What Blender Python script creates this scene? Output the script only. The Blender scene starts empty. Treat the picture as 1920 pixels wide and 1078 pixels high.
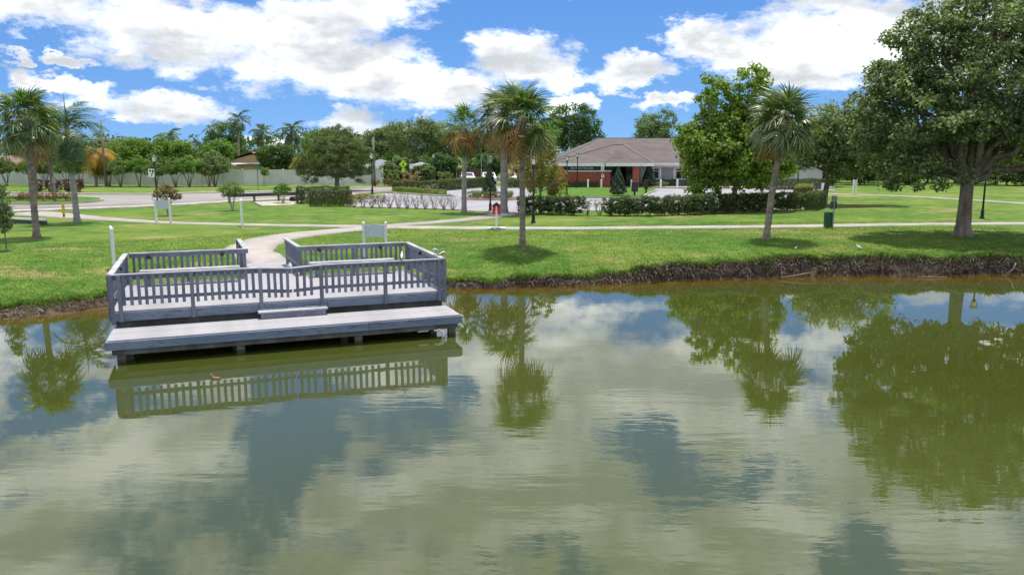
import bpy, math, random
import numpy as np
from mathutils import Vector, Matrix, noise as mnoise

scene = bpy.context.scene
col = scene.collection
R = math.radians

# ------------------------------------------------------------------ camera
cam_data = bpy.data.cameras.new("camera")
cam = bpy.data.objects.new("camera", cam_data)
col.objects.link(cam)
cam.location = (0.0, 0.0, 5.1)
cam.rotation_euler = (R(90.0 - 9.65), 0.0, 0.0)
cam_data.lens = 28.1
cam_data.sensor_width = 36.0
cam_data.clip_start = 0.2
cam_data.clip_end = 3000.0
scene.camera = cam

# ------------------------------------------------------------------ exposure
scene.view_settings.view_transform = 'Standard'
scene.view_settings.look = 'None'
scene.view_settings.exposure = 0.25
scene.view_settings.gamma = 1.0
scene.view_settings.use_curve_mapping = False
scene.cycles.use_denoising = True
scene.cycles.max_bounces = 8
scene.cycles.transparent_max_bounces = 12
scene.cycles.caustics_reflective = False
scene.cycles.caustics_refractive = False

# ------------------------------------------------------------------ sun
SUN = Vector((0.04, 0.23, 0.97)).normalized()
sun_data = bpy.data.lights.new("sun", 'SUN')
sun_data.energy = 4.3
sun_data.angle = R(0.6)
sun_data.color = (1.0, 0.95, 0.87)
sun = bpy.data.objects.new("sun", sun_data)
col.objects.link(sun)
sun.rotation_euler = SUN.to_track_quat('Z', 'Y').to_euler()
sun.location = (20, 60, 80)

# ------------------------------------------------------------------ node helper
class NT:
    def __init__(self, tree):
        self.t = tree
        self.t.nodes.clear()
    def new(self, kind, **kw):
        n = self.t.nodes.new(kind)
        for k, v in kw.items():
            setattr(n, k, v)
        return n
    def link(self, a, b):
        self.t.links.new(a, b)
    def put(self, sock, v):
        if isinstance(v, bpy.types.NodeSocket):
            self.t.links.new(v, sock)
        else:
            sock.default_value = v
    def m(self, op, a, b=0.0, c=0.0, clamp=False):
        n = self.new('ShaderNodeMath', operation=op, use_clamp=clamp)
        self.put(n.inputs[0], a); self.put(n.inputs[1], b); self.put(n.inputs[2], c)
        return n.outputs[0]
    def smooth(self, v, lo, hi, a=0.0, b=1.0):
        n = self.new('ShaderNodeMapRange', interpolation_type='SMOOTHSTEP')
        self.put(n.inputs[0], v)
        n.inputs[1].default_value = lo; n.inputs[2].default_value = hi
        n.inputs[3].default_value = a; n.inputs[4].default_value = b
        return n.outputs[0]
    def mix(self, fac, a, b, blend='MIX'):
        n = self.new('ShaderNodeMix', data_type='RGBA', blend_type=blend)
        self.put(n.inputs[0], fac)
        for s, v in ((n.inputs[6], a), (n.inputs[7], b)):
            if isinstance(v, tuple) and len(v) == 3:
                v = v + (1.0,)
            self.put(s, v)
        return n.outputs[2]
    def noise(self, vec, scale, detail=4.0, rough=0.55, dist=0.0, out=0):
        n = self.new('ShaderNodeTexNoise')
        if vec is not None:
            self.link(vec, n.inputs['Vector'])
        n.inputs['Scale'].default_value = scale
        n.inputs['Detail'].default_value = detail
        n.inputs['Roughness'].default_value = rough
        n.inputs['Distortion'].default_value = dist
        return n.outputs[out]
    def mapping(self, vec, scale=(1, 1, 1), rot=(0, 0, 0), loc=(0, 0, 0)):
        n = self.new('ShaderNodeMapping')
        self.link(vec, n.inputs[0])
        n.inputs['Location'].default_value = loc
        n.inputs['Rotation'].default_value = rot
        n.inputs['Scale'].default_value = scale
        return n.outputs[0]

# ------------------------------------------------------------------ world: sky with cumulus clouds
world = bpy.data.worlds.new("World")
scene.world = world
world.use_nodes = True
w = NT(world.node_tree)
sky = w.new('ShaderNodeTexSky', sky_type='NISHITA')
sky.sun_disc = False
sky.sun_elevation = math.asin(SUN.z)
sky.sun_rotation = math.atan2(SUN.x, SUN.y)
sky.altitude = 0.0
sky.air_density = 1.0
sky.dust_density = 0.0
sky.ozone_density = 1.0
SKY_LIFT = 0.13     # deep clean blue reaches low, as on a day of washed maritime air
tc = w.new('ShaderNodeTexCoord')
sep = w.new('ShaderNodeSeparateXYZ')
w.link(tc.outputs['Generated'], sep.inputs[0])
DX, DY, DZ = sep.outputs
DEG = 180.0 / math.pi
cmb = w.new('ShaderNodeCombineXYZ')
w.link(DX, cmb.inputs[0]); w.link(DY, cmb.inputs[1])
w.link(w.m('ADD', w.m('MULTIPLY', w.m('MAXIMUM', DZ, 0.0), 0.8), SKY_LIFT), cmb.inputs[2])
nrmz = w.new('ShaderNodeVectorMath', operation='NORMALIZE'); w.link(cmb.outputs[0], nrmz.inputs[0])
w.link(nrmz.outputs[0], sky.inputs[0])
az = w.m('MULTIPLY', w.m('ARCTAN2', DX, DY), DEG)
el = w.m('MULTIPLY', w.m('ARCSINE', DZ), DEG)
cvec = w.mapping(tc.outputs['Generated'], scale=(1.0, 1.0, 2.0))
n_big = w.noise(cvec, 11.0, 10.0, 0.60)
n_fine = w.noise(cvec, 34.0, 8.0, 0.68)
n_col = w.noise(cvec, 7.0, 3.0, 0.5, out=1)
sc = w.new('ShaderNodeSeparateColor'); w.link(n_col, sc.inputs[0])
n_col2 = w.noise(cvec, 30.0, 5.0, 0.62, out=1)
sc2 = w.new('ShaderNodeSeparateColor'); w.link(n_col2, sc2.inputs[0])
azw = w.m('ADD', az, w.m('MULTIPLY', w.m('SUBTRACT', sc.outputs[0], 0.5), 4.0))
azw = w.m('ADD', azw, w.m('MULTIPLY', w.m('SUBTRACT', sc2.outputs[0], 0.5), 5.0))
elw = w.m('ADD', el, w.m('MULTIPLY', w.m('SUBTRACT', sc.outputs[1], 0.5), 2.2))
elw = w.m('ADD', elw, w.m('MULTIPLY', w.m('SUBTRACT', sc2.outputs[1], 0.5), 2.6))
CLOUDS = [
    (-29.5, 8.6, 5.0, 1.5, 0), (-22.0, 7.3, 7.5, 2.3, -8), (-15.0, 6.6, 8.0, 2.7, -6),
    (-9.0, 5.6, 6.0, 2.2, -12), (-4.6, 4.2, 3.0, 1.5, -5), (-12.5, 8.9, 6.0, 1.8, 0),
    (-24.0, 2.7, 5.0, 1.15, -5), (-28.5, 3.9, 3.6, 0.6, -14), (-10.0, 1.6, 3.4, 1.35, 0),
    (-7.4, 1.5, 2.0, 0.6, 0), (-16.8, 0.8, 2.4, 0.5, 0), (0.6, 6.1, 3.3, 2.0, 0),
    (3.2, 5.3, 2.4, 1.3, 0), (8.3, 5.3, 3.3, 1.0, 6), (4.0, 3.4, 2.0, 0.8, 0),
    (14.0, 7.4, 3.2, 1.6, 0), (20.5, 7.4, 7.5, 2.5, 0), (18.6, 5.2, 6.0, 1.1, -8),
    (28.0, 6.3, 7.0, 3.0, 0), (10.7, 3.3, 2.5, 0.5, 0), (-31.3, 5.6, 0.8, 0.4, 0),
    (-28.2, 5.5, 1.6, 0.35, 0),
]
B = None
BT = None
for (a0, e0, ra, re, tilt) in CLOUDS:
    t = R(tilt)
    da = w.m('SUBTRACT', azw, a0)
    de = w.m('SUBTRACT', elw, e0)
    p = w.m('ADD', w.m('MULTIPLY', da, math.cos(t) / ra), w.m('MULTIPLY', de, math.sin(t) / ra))
    q = w.m('ADD', w.m('MULTIPLY', da, -math.sin(t) / re), w.m('MULTIPLY', de, math.cos(t) / re))
    v = w.m('SUBTRACT', 1.0, w.m('ADD', w.m('MULTIPLY', p, p), w.m('MULTIPLY', q, q)))
    B = v if B is None else w.m('MAXIMUM', B, v)
B = w.m('MAXIMUM', w.m('SUBTRACT', B, 0.14), -1.2)
# beyond the part of the sky that the picture shows, the same broken cumulus goes on
gvec = w.mapping(tc.outputs['Generated'], scale=(1.0, 1.0, 1.5))
n_gen = w.noise(gvec, 5.0, 3.0, 0.5)
G = w.m('MULTIPLY', w.m('SUBTRACT', n_gen, 0.41), 5.0)
# openings of blue between the higher clouds (the pond mirrors them)
HOLES = [(-16.5, 19.5, 4.0, 6.5, 8), (13.0, 21.5, 7.5, 3.6, 4), (-30.0, 16.0, 4.5, 2.6, 0), (3.5, 28.5, 6.0, 2.6, 0), (27.0, 27.5, 5.0, 4.5, 0), (19.5, 12.4, 1.8, 1.5, 0), (-4.0, 17.0, 1.8, 1.1, 0), (-38, 30, 7, 5, 0), (44, 18, 6, 4, 0), (0, 42, 9, 6, 0), (-60, 20, 9, 5, 0), (70, 28, 10, 6, 0), (-100, 30, 14, 8, 0), (120, 35, 16, 9, 0), (170, 25, 14, 7, 0), (-150, 18, 12, 6, 0)]
H = None
for (a0, e0, ra, re, tilt) in HOLES:
    t = R(tilt)
    da = w.m('SUBTRACT', azw, a0)
    de = w.m('SUBTRACT', elw, e0)
    p = w.m('ADD', w.m('MULTIPLY', da, math.cos(t) / ra), w.m('MULTIPLY', de, math.sin(t) / ra))
    q = w.m('ADD', w.m('MULTIPLY', da, -math.sin(t) / re), w.m('MULTIPLY', de, math.cos(t) / re))
    v = w.m('SUBTRACT', 1.0, w.m('ADD', w.m('MULTIPLY', p, p), w.m('MULTIPLY', q, q)))
    H = v if H is None else w.m('MAXIMUM', H, v)
H = w.m('ADD', H, w.m('MULTIPLY', w.m('SUBTRACT', w.noise(gvec, 13.0, 4.0, 0.6), 0.5), 5.0))
G = w.m('SUBTRACT', G, w.m('MULTIPLY', w.m('MINIMUM', w.m('MAXIMUM', w.m('ADD', H, 0.05), 0.0), 1.1), 1.25))
wt = w.m('MAXIMUM', w.smooth(el, 9.4, 11.2), w.smooth(w.m('ABSOLUTE', az), 34.0, 40.0))
F = w.m('ADD', w.m('MULTIPLY', B, w.m('SUBTRACT', 1.0, wt)), w.m('MULTIPLY', G, wt))
F = w.m('ADD', F, w.m('MULTIPLY', w.m('SUBTRACT', n_big, 0.5), 3.4))
F = w.m('ADD', F, w.m('MULTIPLY', w.m('SUBTRACT', n_fine, 0.5), 1.8))
alpha = w.smooth(F, -0.48, 0.75)
shade_n = w.noise(w.mapping(tc.outputs['Generated'], scale=(1, 1, 2.6), loc=(0, 0, 0.06)), 8.0, 6.0, 0.55)
deep = w.smooth(w.m('ADD', w.m('MULTIPLY', F, 0.35), w.m('MULTIPLY', w.m('SUBTRACT', shade_n, 0.5), 3.0)), -0.45, 0.75)
ccol = w.mix(deep, (1.42, 1.42, 1.40), (0.56, 0.59, 0.625))
below = w.smooth(el, -0.6, 0.2)
alpha = w.m('MULTIPLY', alpha, below)
hs = w.new('ShaderNodeHueSaturation')
hs.inputs['Saturation'].default_value = 1.25
w.link(sky.outputs[0], hs.inputs['Color'])
skys = w.mix(1.0, hs.outputs[0], (0.076, 0.090, 0.115), 'MULTIPLY')
final = w.mix(alpha, skys, ccol)
bg = w.new('ShaderNodeBackground')
w.link(final, bg.inputs[0])
bg.inputs[1].default_value = 1.0
wo = w.new('ShaderNodeOutputWorld')
w.link(bg.outputs[0], wo.inputs[0])
world.cycles.sampling_method = 'MANUAL'
world.cycles.sample_map_resolution = 256

# ------------------------------------------------------------------ materials
MATS = {}
def material(name):
    mt = bpy.data.materials.new(name)
    mt.use_nodes = True
    MATS[name] = mt
    return mt, NT(mt.node_tree)

def finish(n, shader, disp=None):
    o = n.new('ShaderNodeOutputMaterial')
    n.link(shader, o.inputs[0])

def paint(name, c1, c2=None, rough=0.6, scale=3.0, bump=0.0, bscale=40.0, spec=0.4, stretch=(1, 1, 1), contrast=(0.35, 0.65), metallic=0.0, c3=None, vary=0.22):
    mt, n = material(name)
    tc = n.new('ShaderNodeTexCoord')
    vec = n.mapping(tc.outputs['Object'], scale=stretch)
    b = n.new('ShaderNodeBsdfPrincipled')
    if c2 is None:
        c2 = tuple(x * 0.75 for x in c1)
    f = n.smooth(n.noise(vec, scale, 6.0, 0.6), contrast[0], contrast[1])
    c = n.mix(f, c1, c2)
    if c3 is not None:
        f2 = n.smooth(n.noise(vec, scale * 5.3, 5.0, 0.65), 0.5, 0.72)
        c = n.mix(f2, c, c3)
    oi = n.new('ShaderNodeObjectInfo')
    vv = n.new('ShaderNodeHueSaturation')
    n.link(c, vv.inputs['Color'])
    n.link(n.m('ADD', n.m('MULTIPLY', oi.outputs['Random'], vary), 1.0 - vary / 2), vv.inputs['Value'])
    n.link(vv.outputs[0], b.inputs['Base Color'])
    b.inputs['Roughness'].default_value = rough
    b.inputs['Metallic'].default_value = metallic
    b.inputs['Specular IOR Level'].default_value = spec
    if bump:
        bp = n.new('ShaderNodeBump')
        bp.inputs['Distance'].default_value = bump
        bp.inputs['Strength'].default_value = 1.0
        n.link(n.noise(vec, bscale, 5.0, 0.6), bp.inputs['Height'])
        n.link(bp.outputs[0], b.inputs['Normal'])
    finish(n, b.outputs[0])
    return mt

def leafmat(name, c1, c2, c3=None, p3=0.0, trans=0.3, rough=0.55, spec=0.35):
    """leaf colours vary from leaf to leaf and a little through the plant"""
    mt, n = material(name)
    geo = n.new('ShaderNodeNewGeometry')
    tc = n.new('ShaderNodeTexCoord')
    rnd = geo.outputs['Random Per Island']
    c = n.mix(rnd, c1, c2)
    if c3 is not None:
        ns = n.noise(tc.outputs['Object'], 0.9, 3.0, 0.6)
        f = n.m('GREATER_THAN', n.m('ADD', n.m('FRACT', n.m('MULTIPLY', rnd, 17.3)), n.m('MULTIPLY', n.m('SUBTRACT', ns, 0.5), 0.9)), 1.0 - p3)
        c = n.mix(f, c, c3)
    oi = n.new('ShaderNodeObjectInfo')
    vv = n.new('ShaderNodeHueSaturation')
    n.link(c, vv.inputs['Color'])
    n.link(n.m('ADD', n.m('MULTIPLY', oi.outputs['Random'], 0.03), 0.485), vv.inputs['Hue'])
    n.link(n.m('ADD', n.m('MULTIPLY', oi.outputs['Random'], 0.2), 0.9), vv.inputs['Value'])
    b = n.new('ShaderNodeBsdfPrincipled')
    n.link(vv.outputs[0], b.inputs['Base Color'])
    b.inputs['Roughness'].default_value = rough
    b.inputs['Specular IOR Level'].default_value = spec
    tr = n.new('ShaderNodeBsdfTranslucent')
    tcol = n.mix(1.0, vv.outputs[0], (1.35, 1.5, 0.6), 'MULTIPLY')
    n.link(tcol, tr.inputs[0])
    mx = n.new('ShaderNodeMixShader')
    mx.inputs[0].default_value = trans
    n.link(b.outputs[0], mx.inputs[1]); n.link(tr.outputs[0], mx.inputs[2])
    finish(n, mx.outputs[0])
    return mt

# lawn and banks: grass, bare soil on the bank face, sand under water
def make_ground_material():
    mt, n = material('lawn')
    tc = n.new('ShaderNodeTexCoord')
    P = tc.outputs['Object']
    at = n.new('ShaderNodeAttribute'); at.attribute_name = 'shore'
    s = at.outputs['Fac']
    big = n.noise(P, 0.16, 5.0, 0.6)
    mid = n.noise(P, 0.9, 6.0, 0.65)
    fine = n.noise(n.mapping(P, scale=(1.0, 0.7, 1.0)), 9.0, 6.0, 0.75)
    tiny = n.noise(P, 34.0, 4.0, 0.8)
    g = n.mix(n.smooth(mid, 0.32, 0.68), (0.056, 0.148, 0.018), (0.125, 0.225, 0.040))
    g = n.mix(n.smooth(fine, 0.32, 0.72), n.mix(1.0, g, (0.62, 0.66, 0.6), 'MULTIPLY'), n.mix(1.0, g, (1.28, 1.2, 1.3), 'MULTIPLY'))
    g = n.mix(n.m('MULTIPLY', n.smooth(tiny, 0.5, 0.75), 0.5), g, (0.20, 0.27, 0.05))
    g = n.mix(n.m('MULTIPLY', n.smooth(big, 0.42, 0.64), 0.6), g, (0.185, 0.245, 0.045))
    dryn = n.noise(n.mapping(P, scale=(0.55, 1.0, 1.0), loc=(3.1, 1.7, 0)), 0.42, 5.0, 0.7)
    dry = n.m('MULTIPLY', n.smooth(dryn, 0.54, 0.68), n.smooth(fine, 0.28, 0.6))
    g = n.mix(n.m('MULTIPLY', dry, 0.8), g, (0.30, 0.24, 0.10))
    lump = n.noise(n.mapping(P, scale=(0.5, 1.0, 1.0)), 2.2, 5.0, 0.7)
    g = n.mix(n.smooth(lump, 0.30, 0.70), n.mix(1.0, g, (0.74, 0.80, 0.78), 'MULTIPLY'), n.mix(1.0, g, (1.22, 1.13, 1.18), 'MULTIPLY'))
    worn = n.noise(n.mapping(P, scale=(0.4, 1.0, 1.0), loc=(11.3, 4.2, 0)), 0.23, 6.0, 0.72)
    g = n.mix(n.m('MULTIPLY', n.smooth(worn, 0.57, 0.66), 0.75), g, (0.32, 0.25, 0.13))
    sepP = n.new('ShaderNodeSeparateXYZ'); n.link(P, sepP.inputs[0])
    pn = n.m('MULTIPLY', n.m('SUBTRACT', n.noise(P, 2.6, 5.0, 0.7), 0.5), 3.2)
    for (cx, cy, rx, ry) in ((-17.6, 39.4, 1.5, 1.0), (8.3, 32.9 + 1.6, .95, .55), (-17.6, 28.6, 1.9, .8), (-15.2, 29.6, 1.0, .7), (-6.9, 40.8, 1.4, .9), (-19.5, 34.8, 2.0, .8), (3.2, 41.6, 1.5, .7), (-13.2, 46.0, 2.2, .5)):
        ex = n.m('MULTIPLY', n.m('SUBTRACT', sepP.outputs[0], cx), 1 / rx)
        ey = n.m('MULTIPLY', n.m('SUBTRACT', sepP.outputs[1], cy), 1 / ry)
        k = n.m('ADD', n.m('SUBTRACT', 1.0, n.m('ADD', n.m('MULTIPLY', ex, ex), n.m('MULTIPLY', ey, ey))), pn)
        g = n.mix(n.m('MULTIPLY', n.smooth(k, 0.0, 1.3), 0.62), g, (0.36, 0.27, 0.13))
    soil = n.mix(n.smooth(n.noise(P, 6.0, 6.0, 0.7), 0.35, 0.65), (0.030, 0.022, 0.016), (0.115, 0.088, 0.066))
    sandn = n.noise(n.mapping(P, scale=(0.35, 1, 1)), 0.55, 3.0, 0.5)
    soil = n.mix(n.m('MULTIPLY', n.smooth(sandn, 0.52, 0.66), n.smooth(s, 0.55, 0.15)), soil, (0.46, 0.38, 0.28))
    under = n.mix(n.smooth(n.noise(P, 1.7, 5.0, 0.65), 0.3, 0.7), (0.23, 0.155, 0.045), (0.32, 0.245, 0.085))
    c = n.mix(n.smooth(n.m('ADD', s, n.m('MULTIPLY', n.m('SUBTRACT', fine, 0.5), 0.7)), 0.72, 1.0), soil, g)
    c = n.mix(n.smooth(s, 0.03, -0.06), c, under)
    b = n.new('ShaderNodeBsdfPrincipled')
    n.link(c, b.inputs['Base Color'])
    b.inputs['Roughness'].default_value = 0.95
    b.inputs['Specular IOR Level'].default_value = 0.12
    bp = n.new('ShaderNodeBump')
    bp.inputs['Distance'].default_value = 0.07
    bp.inputs['Strength'].default_value = 0.8
    n.link(n.m('ADD', n.m('MULTIPLY', fine, 0.7), n.m('MULTIPLY', tiny, 0.5)), bp.inputs['Height'])
    n.link(bp.outputs[0], b.inputs['Normal'])
    finish(n, b.outputs[0])
    return mt

def make_water_material():
    mt, n = material('pond_water')
    tc = n.new('ShaderNodeTexCoord')
    P = tc.outputs['Object']
    at = n.new('ShaderNodeAttribute'); at.attribute_name = 'shore'
    s = at.outputs['Fac']
    amp = n.smooth(n.noise(n.mapping(P, scale=(0.05, 0.11, 1)), 1.0, 2.0, 0.5), 0.38, 0.62, 0.25, 1.0)
    h1 = n.noise(n.mapping(P, scale=(0.45, 1.5, 1), rot=(0, 0, R(6))), 1.6, 3.0, 0.5)
    h2 = n.noise(n.mapping(P, scale=(0.8, 2.2, 1), rot=(0, 0, R(-9)), loc=(7, 3, 0)), 3.4, 3.0, 0.55)
    hh = n.m('ADD', n.m('MULTIPLY', h1, 1.0), n.m('MULTIPLY', h2, 0.22))
    near = n.smooth(s, -5.0, -20.0, 0.09, 0.75)
    hh = n.m('MULTIPLY', n.m('MULTIPLY', hh, amp), near)
    bp = n.new('ShaderNodeBump')
    bp.inputs['Strength'].default_value = 1.0
    bp.inputs['Distance'].default_value = 0.007
    n.link(hh, bp.inputs['Height'])
    fr = n.new('ShaderNodeFresnel')
    fr.inputs['IOR'].default_value = 1.74
    n.link(bp.outputs[0], fr.inputs['Normal'])
    gl = n.new('ShaderNodeBsdfGlossy')
    gl.inputs['Roughness'].default_value = 0.006
    gl.inputs['Color'].default_value = (1, 1, 1, 1)
    n.link(bp.outputs[0], gl.inputs['Normal'])
    body = n.new('ShaderNodeBsdfDiffuse')
    murk = n.smooth(n.noise(P, 0.09, 3.0, 0.5), 0.35, 0.65)
    n.link(n.mix(murk, (0.048, 0.060, 0.011), (0.057, 0.070, 0.016)), body.inputs[0])
    tr = n.new('ShaderNodeBsdfTransparent')
    tr.inputs[0].default_value = (0.80, 0.74, 0.42, 1)
    mb = n.new('ShaderNodeMixShader')
    sh = n.smooth(n.m('ADD', s, n.m('MULTIPLY', n.m('SUBTRACT', n.noise(P, 0.8, 3.0, 0.5), 0.5), 1.1)), -2.6, -0.2, 0.0, 0.92)
    n.link(sh, mb.inputs[0])
    n.link(body.outputs[0], mb.inputs[1]); n.link(tr.outputs[0], mb.inputs[2])
    mx = n.new('ShaderNodeMixShader')
    n.link(fr.outputs[0], mx.inputs[0])
    n.link(mb.outputs[0], mx.inputs[1]); n.link(gl.outputs[0], mx.inputs[2])
    finish(n, mx.outputs[0])
    return mt

make_ground_material(); make_water_material()
paint('concrete', (0.385, 0.350, 0.330), (0.30, 0.275, 0.262), 0.9, 0.8, 0.004, 30, 0.15, c3=(0.30, 0.27, 0.25))
paint('kerb_concrete', (0.46, 0.43, 0.39), (0.35, 0.315, 0.265), 0.9, 1.3, 0.004, 30, 0.15)
paint('road_asphalt', (0.34, 0.315, 0.305), (0.27, 0.255, 0.255), 0.9, 0.35, 0.006, 60, 0.15, c3=(0.30, 0.275, 0.26))
paint('lot_asphalt', (0.315, 0.31, 0.34), (0.255, 0.25, 0.28), 0.9, 0.3, 0.006, 60, 0.15, c3=(0.285, 0.28, 0.305))
paint('dock_paint', (0.200, 0.222, 0.285), (0.150, 0.167, 0.22), 0.7, 2.2, 0.0015, 60, 0.25, stretch=(1, 1, 1), c3=(0.25, 0.265, 0.31), vary=0.36, contrast=(0.40, 0.60))
paint('dock_fascia', (0.155, 0.205, 0.30), (0.225, 0.265, 0.345), 0.75, 1.6, 0.003, 24, 0.2, stretch=(0.4, 1, 2.0), c3=(0.10, 0.115, 0.14))
paint('dock_board', (0.375, 0.37, 0.392), (0.30, 0.297, 0.318), 0.8, 0.7, 0.0015, 50, 0.2, c3=(0.33, 0.315, 0.325), vary=0.13)
paint('dock_cap', (0.44, 0.445, 0.475), (0.30, 0.31, 0.35), 0.75, 1.5, 0.0015, 40, 0.2)
paint('dock_timber', (0.15, 0.17, 0.165), (0.09, 0.09, 0.075), 0.85, 2.0, 0.004, 18, 0.2, stretch=(1, 1, .3))
def _piling():
    mt, n = material('dock_piling')
    tc = n.new('ShaderNodeTexCoord'); sp = n.new('ShaderNodeSeparateXYZ'); n.link(tc.outputs['Object'], sp.inputs[0])
    v = n.mapping(tc.outputs['Object'], scale=(1, 1, .3))
    c = n.mix(n.smooth(n.noise(v, 4.0, 6.0, 0.65), 0.35, 0.65), (0.19, 0.20, 0.20), (0.11, 0.105, 0.085))
    wet = n.smooth(n.m('ADD', sp.outputs[2], n.m('MULTIPLY', n.m('SUBTRACT', n.noise(tc.outputs['Object'], 9.0, 4.0, 0.6), 0.5), 0.2)), 0.16, 0.05)
    c = n.mix(wet, c, (0.045, 0.05, 0.018))
    b = n.new('ShaderNodeBsdfPrincipled'); n.link(c, b.inputs['Base Color']); b.inputs['Roughness'].default_value = 0.8
    finish(n, b.outputs[0])
_piling()
paint('white_vinyl', (0.82, 0.83, 0.84), (0.74, 0.76, 0.78), 0.45, 1.2)
paint('white_paint', (0.84, 0.84, 0.84), (0.76, 0.76, 0.77), 0.5, 1.5)
paint('sign_panel', (0.58, 0.64, 0.74), (0.52, 0.58, 0.68), 0.5, 1.5)
paint('fence_vinyl', (0.66, 0.66, 0.66), (0.56, 0.57, 0.57), 0.6, 0.6)
paint('black_metal', (0.016, 0.018, 0.018), (0.026, 0.027, 0.026), 0.45, 3.0)
paint('dark_bronze', (0.028, 0.022, 0.022), (0.042, 0.036, 0.034), 0.5, 3.0)
paint('lamp_glass', (0.80, 0.82, 0.82), (0.70, 0.72, 0.72), 0.25, 3.0)
paint('palm_trunk', (0.20, 0.165, 0.135), (0.34, 0.30, 0.26), 0.95, 2.2, 0.03, 14, 0.1, stretch=(1, 1, 2.2), c3=(0.10, 0.08, 0.06))
paint('grey_trunk', (0.24, 0.225, 0.215), (0.34, 0.325, 0.31), 0.95, 1.5, 0.012, 12, 0.1, stretch=(1, 1, 3))
paint('bark', (0.15, 0.125, 0.10), (0.27, 0.235, 0.20), 0.95, 2.5, 0.03, 14, 0.1, stretch=(1, 1, .35), c3=(0.08, 0.065, 0.05))
paint('pale_bark', (0.33, 0.29, 0.24), (0.45, 0.41, 0.35), 0.9, 2.5, 0.01, 14, 0.1, stretch=(1, 1, .4))
paint('twig', (0.22, 0.17, 0.16), (0.32, 0.26, 0.25), 0.9, 4.0)
paint('brick', (0.34, 0.085, 0.065), (0.42, 0.12, 0.09), 0.85, 5.0, 0.004, 25, 0.2)
paint('siding', (0.55, 0.57, 0.59), (0.50, 0.52, 0.54), 0.7, 1.2)
paint('roof_shingle', (0.140, 0.120, 0.117), (0.104, 0.090, 0.089), 0.95, 1.1, 0.01, 30, 0.1, stretch=(.5, .5, 2), c3=(0.145, 0.127, 0.126))
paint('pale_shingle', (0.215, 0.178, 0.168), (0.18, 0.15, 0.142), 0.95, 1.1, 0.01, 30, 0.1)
paint('terracotta', (0.50, 0.24, 0.15), (0.40, 0.19, 0.12), 0.9, 1.5, 0.01, 20, 0.1)
paint('grey_shingle', (0.27, 0.28, 0.32), (0.22, 0.23, 0.27), 0.95, 1.2, 0.01, 20, 0.1)
paint('brown_shingle', (0.22, 0.155, 0.13), (0.17, 0.12, 0.10), 0.95, 1.2, 0.01, 20, 0.1)
paint('stucco_tan', (0.50, 0.40, 0.28), (0.44, 0.35, 0.25), 0.9, 1.2)
paint('stucco_white', (0.50, 0.51, 0.53), (0.44, 0.45, 0.47), 0.9, 1.2)
paint('peach_stucco', (0.62, 0.42, 0.30), (0.56, 0.38, 0.27), 0.9, 1.2)
paint('dark_glass', (0.012, 0.014, 0.018), (0.02, 0.022, 0.028), 0.08, 1.0, spec=0.6)
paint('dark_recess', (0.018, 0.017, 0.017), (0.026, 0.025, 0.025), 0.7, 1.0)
paint('sign_green', (0.012, 0.022, 0.022), (0.010, 0.018, 0.018), 0.5, 1.0)
paint('lettering', (0.85, 0.85, 0.82), None, 0.5, 1.0)
paint('bin_green', (0.012, 0.085, 0.045), (0.01, 0.065, 0.036), 0.4, 2.0)
paint('galvanised', (0.36, 0.38, 0.40), (0.28, 0.30, 0.32), 0.45, 2.0)
paint('red_paint', (0.62, 0.035, 0.04), (0.52, 0.03, 0.036), 0.5, 3.0)
paint('yellow_paint', (0.62, 0.40, 0.03), (0.52, 0.34, 0.03), 0.55, 3.0)
paint('lime_sign', (0.55, 0.80, 0.02), (0.50, 0.74, 0.02), 0.4, 1.0)
paint('street_green', (0.02, 0.17, 0.13), (0.02, 0.14, 0.11), 0.45, 1.0)
paint('pole_wood', (0.20, 0.185, 0.175), (0.27, 0.25, 0.235), 0.95, 1.5, 0.006, 15, 0.1, stretch=(1, 1, .2))
paint('guard_dark', (0.075, 0.06, 0.075), (0.05, 0.042, 0.055), 0.8, 1.5)
paint('wood_fence', (0.07, 0.05, 0.045), (0.10, 0.075, 0.06), 0.9, 2.0)
paint('car_white', (0.75, 0.76, 0.78), (0.72, 0.73, 0.75), 0.15, 1.0, spec=0.6)
paint('car_silver', (0.42, 0.45, 0.50), (0.40, 0.43, 0.47), 0.2, 1.0, spec=0.6)
paint('tyre', (0.02, 0.02, 0.02), None, 0.8, 3.0)
paint('bird_white', (0.78, 0.78, 0.76), (0.66, 0.67, 0.68), 0.8, 18.0)
paint('bird_grey', (0.16, 0.17, 0.19), (0.10, 0.10, 0.12), 0.8, 18.0)
paint('bird_brown', (0.22, 0.13, 0.07), (0.36, 0.24, 0.15), 0.8, 22.0)
paint('bird_orange', (0.55, 0.22, 0.03), None, 0.6, 8.0)
paint('mulch', (0.16, 0.08, 0.055), (0.26, 0.14, 0.10), 0.95, 5.0, 0.02, 25)
paint('dead_root', (0.17, 0.125, 0.10), (0.28, 0.215, 0.18), 0.95, 3.0)
leafmat('oak_leaf', (0.082, 0.126, 0.044), (0.172, 0.220, 0.088), (0.36, 0.40, 0.22), 0.20, 0.38)  # brightest tone paints sunlit highlights onto a share of the leaves
leafmat('oak_leaf_grey', (0.105, 0.155, 0.064), (0.184, 0.250, 0.105), (0.283, 0.324, 0.163), 0.15, 0.38)
leafmat('sycamore_leaf', (0.110, 0.224, 0.026), (0.207, 0.336, 0.055), (0.325, 0.414, 0.120), 0.15, 0.38)
leafmat('fine_leaf', (0.088, 0.135, 0.041), (0.160, 0.215, 0.077), (0.228, 0.278, 0.124), 0.12, 0.36)
leafmat('bright_leaf', (0.083, 0.184, 0.025), (0.159, 0.275, 0.047), (0.250, 0.333, 0.083), 0.15, 0.36)
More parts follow.
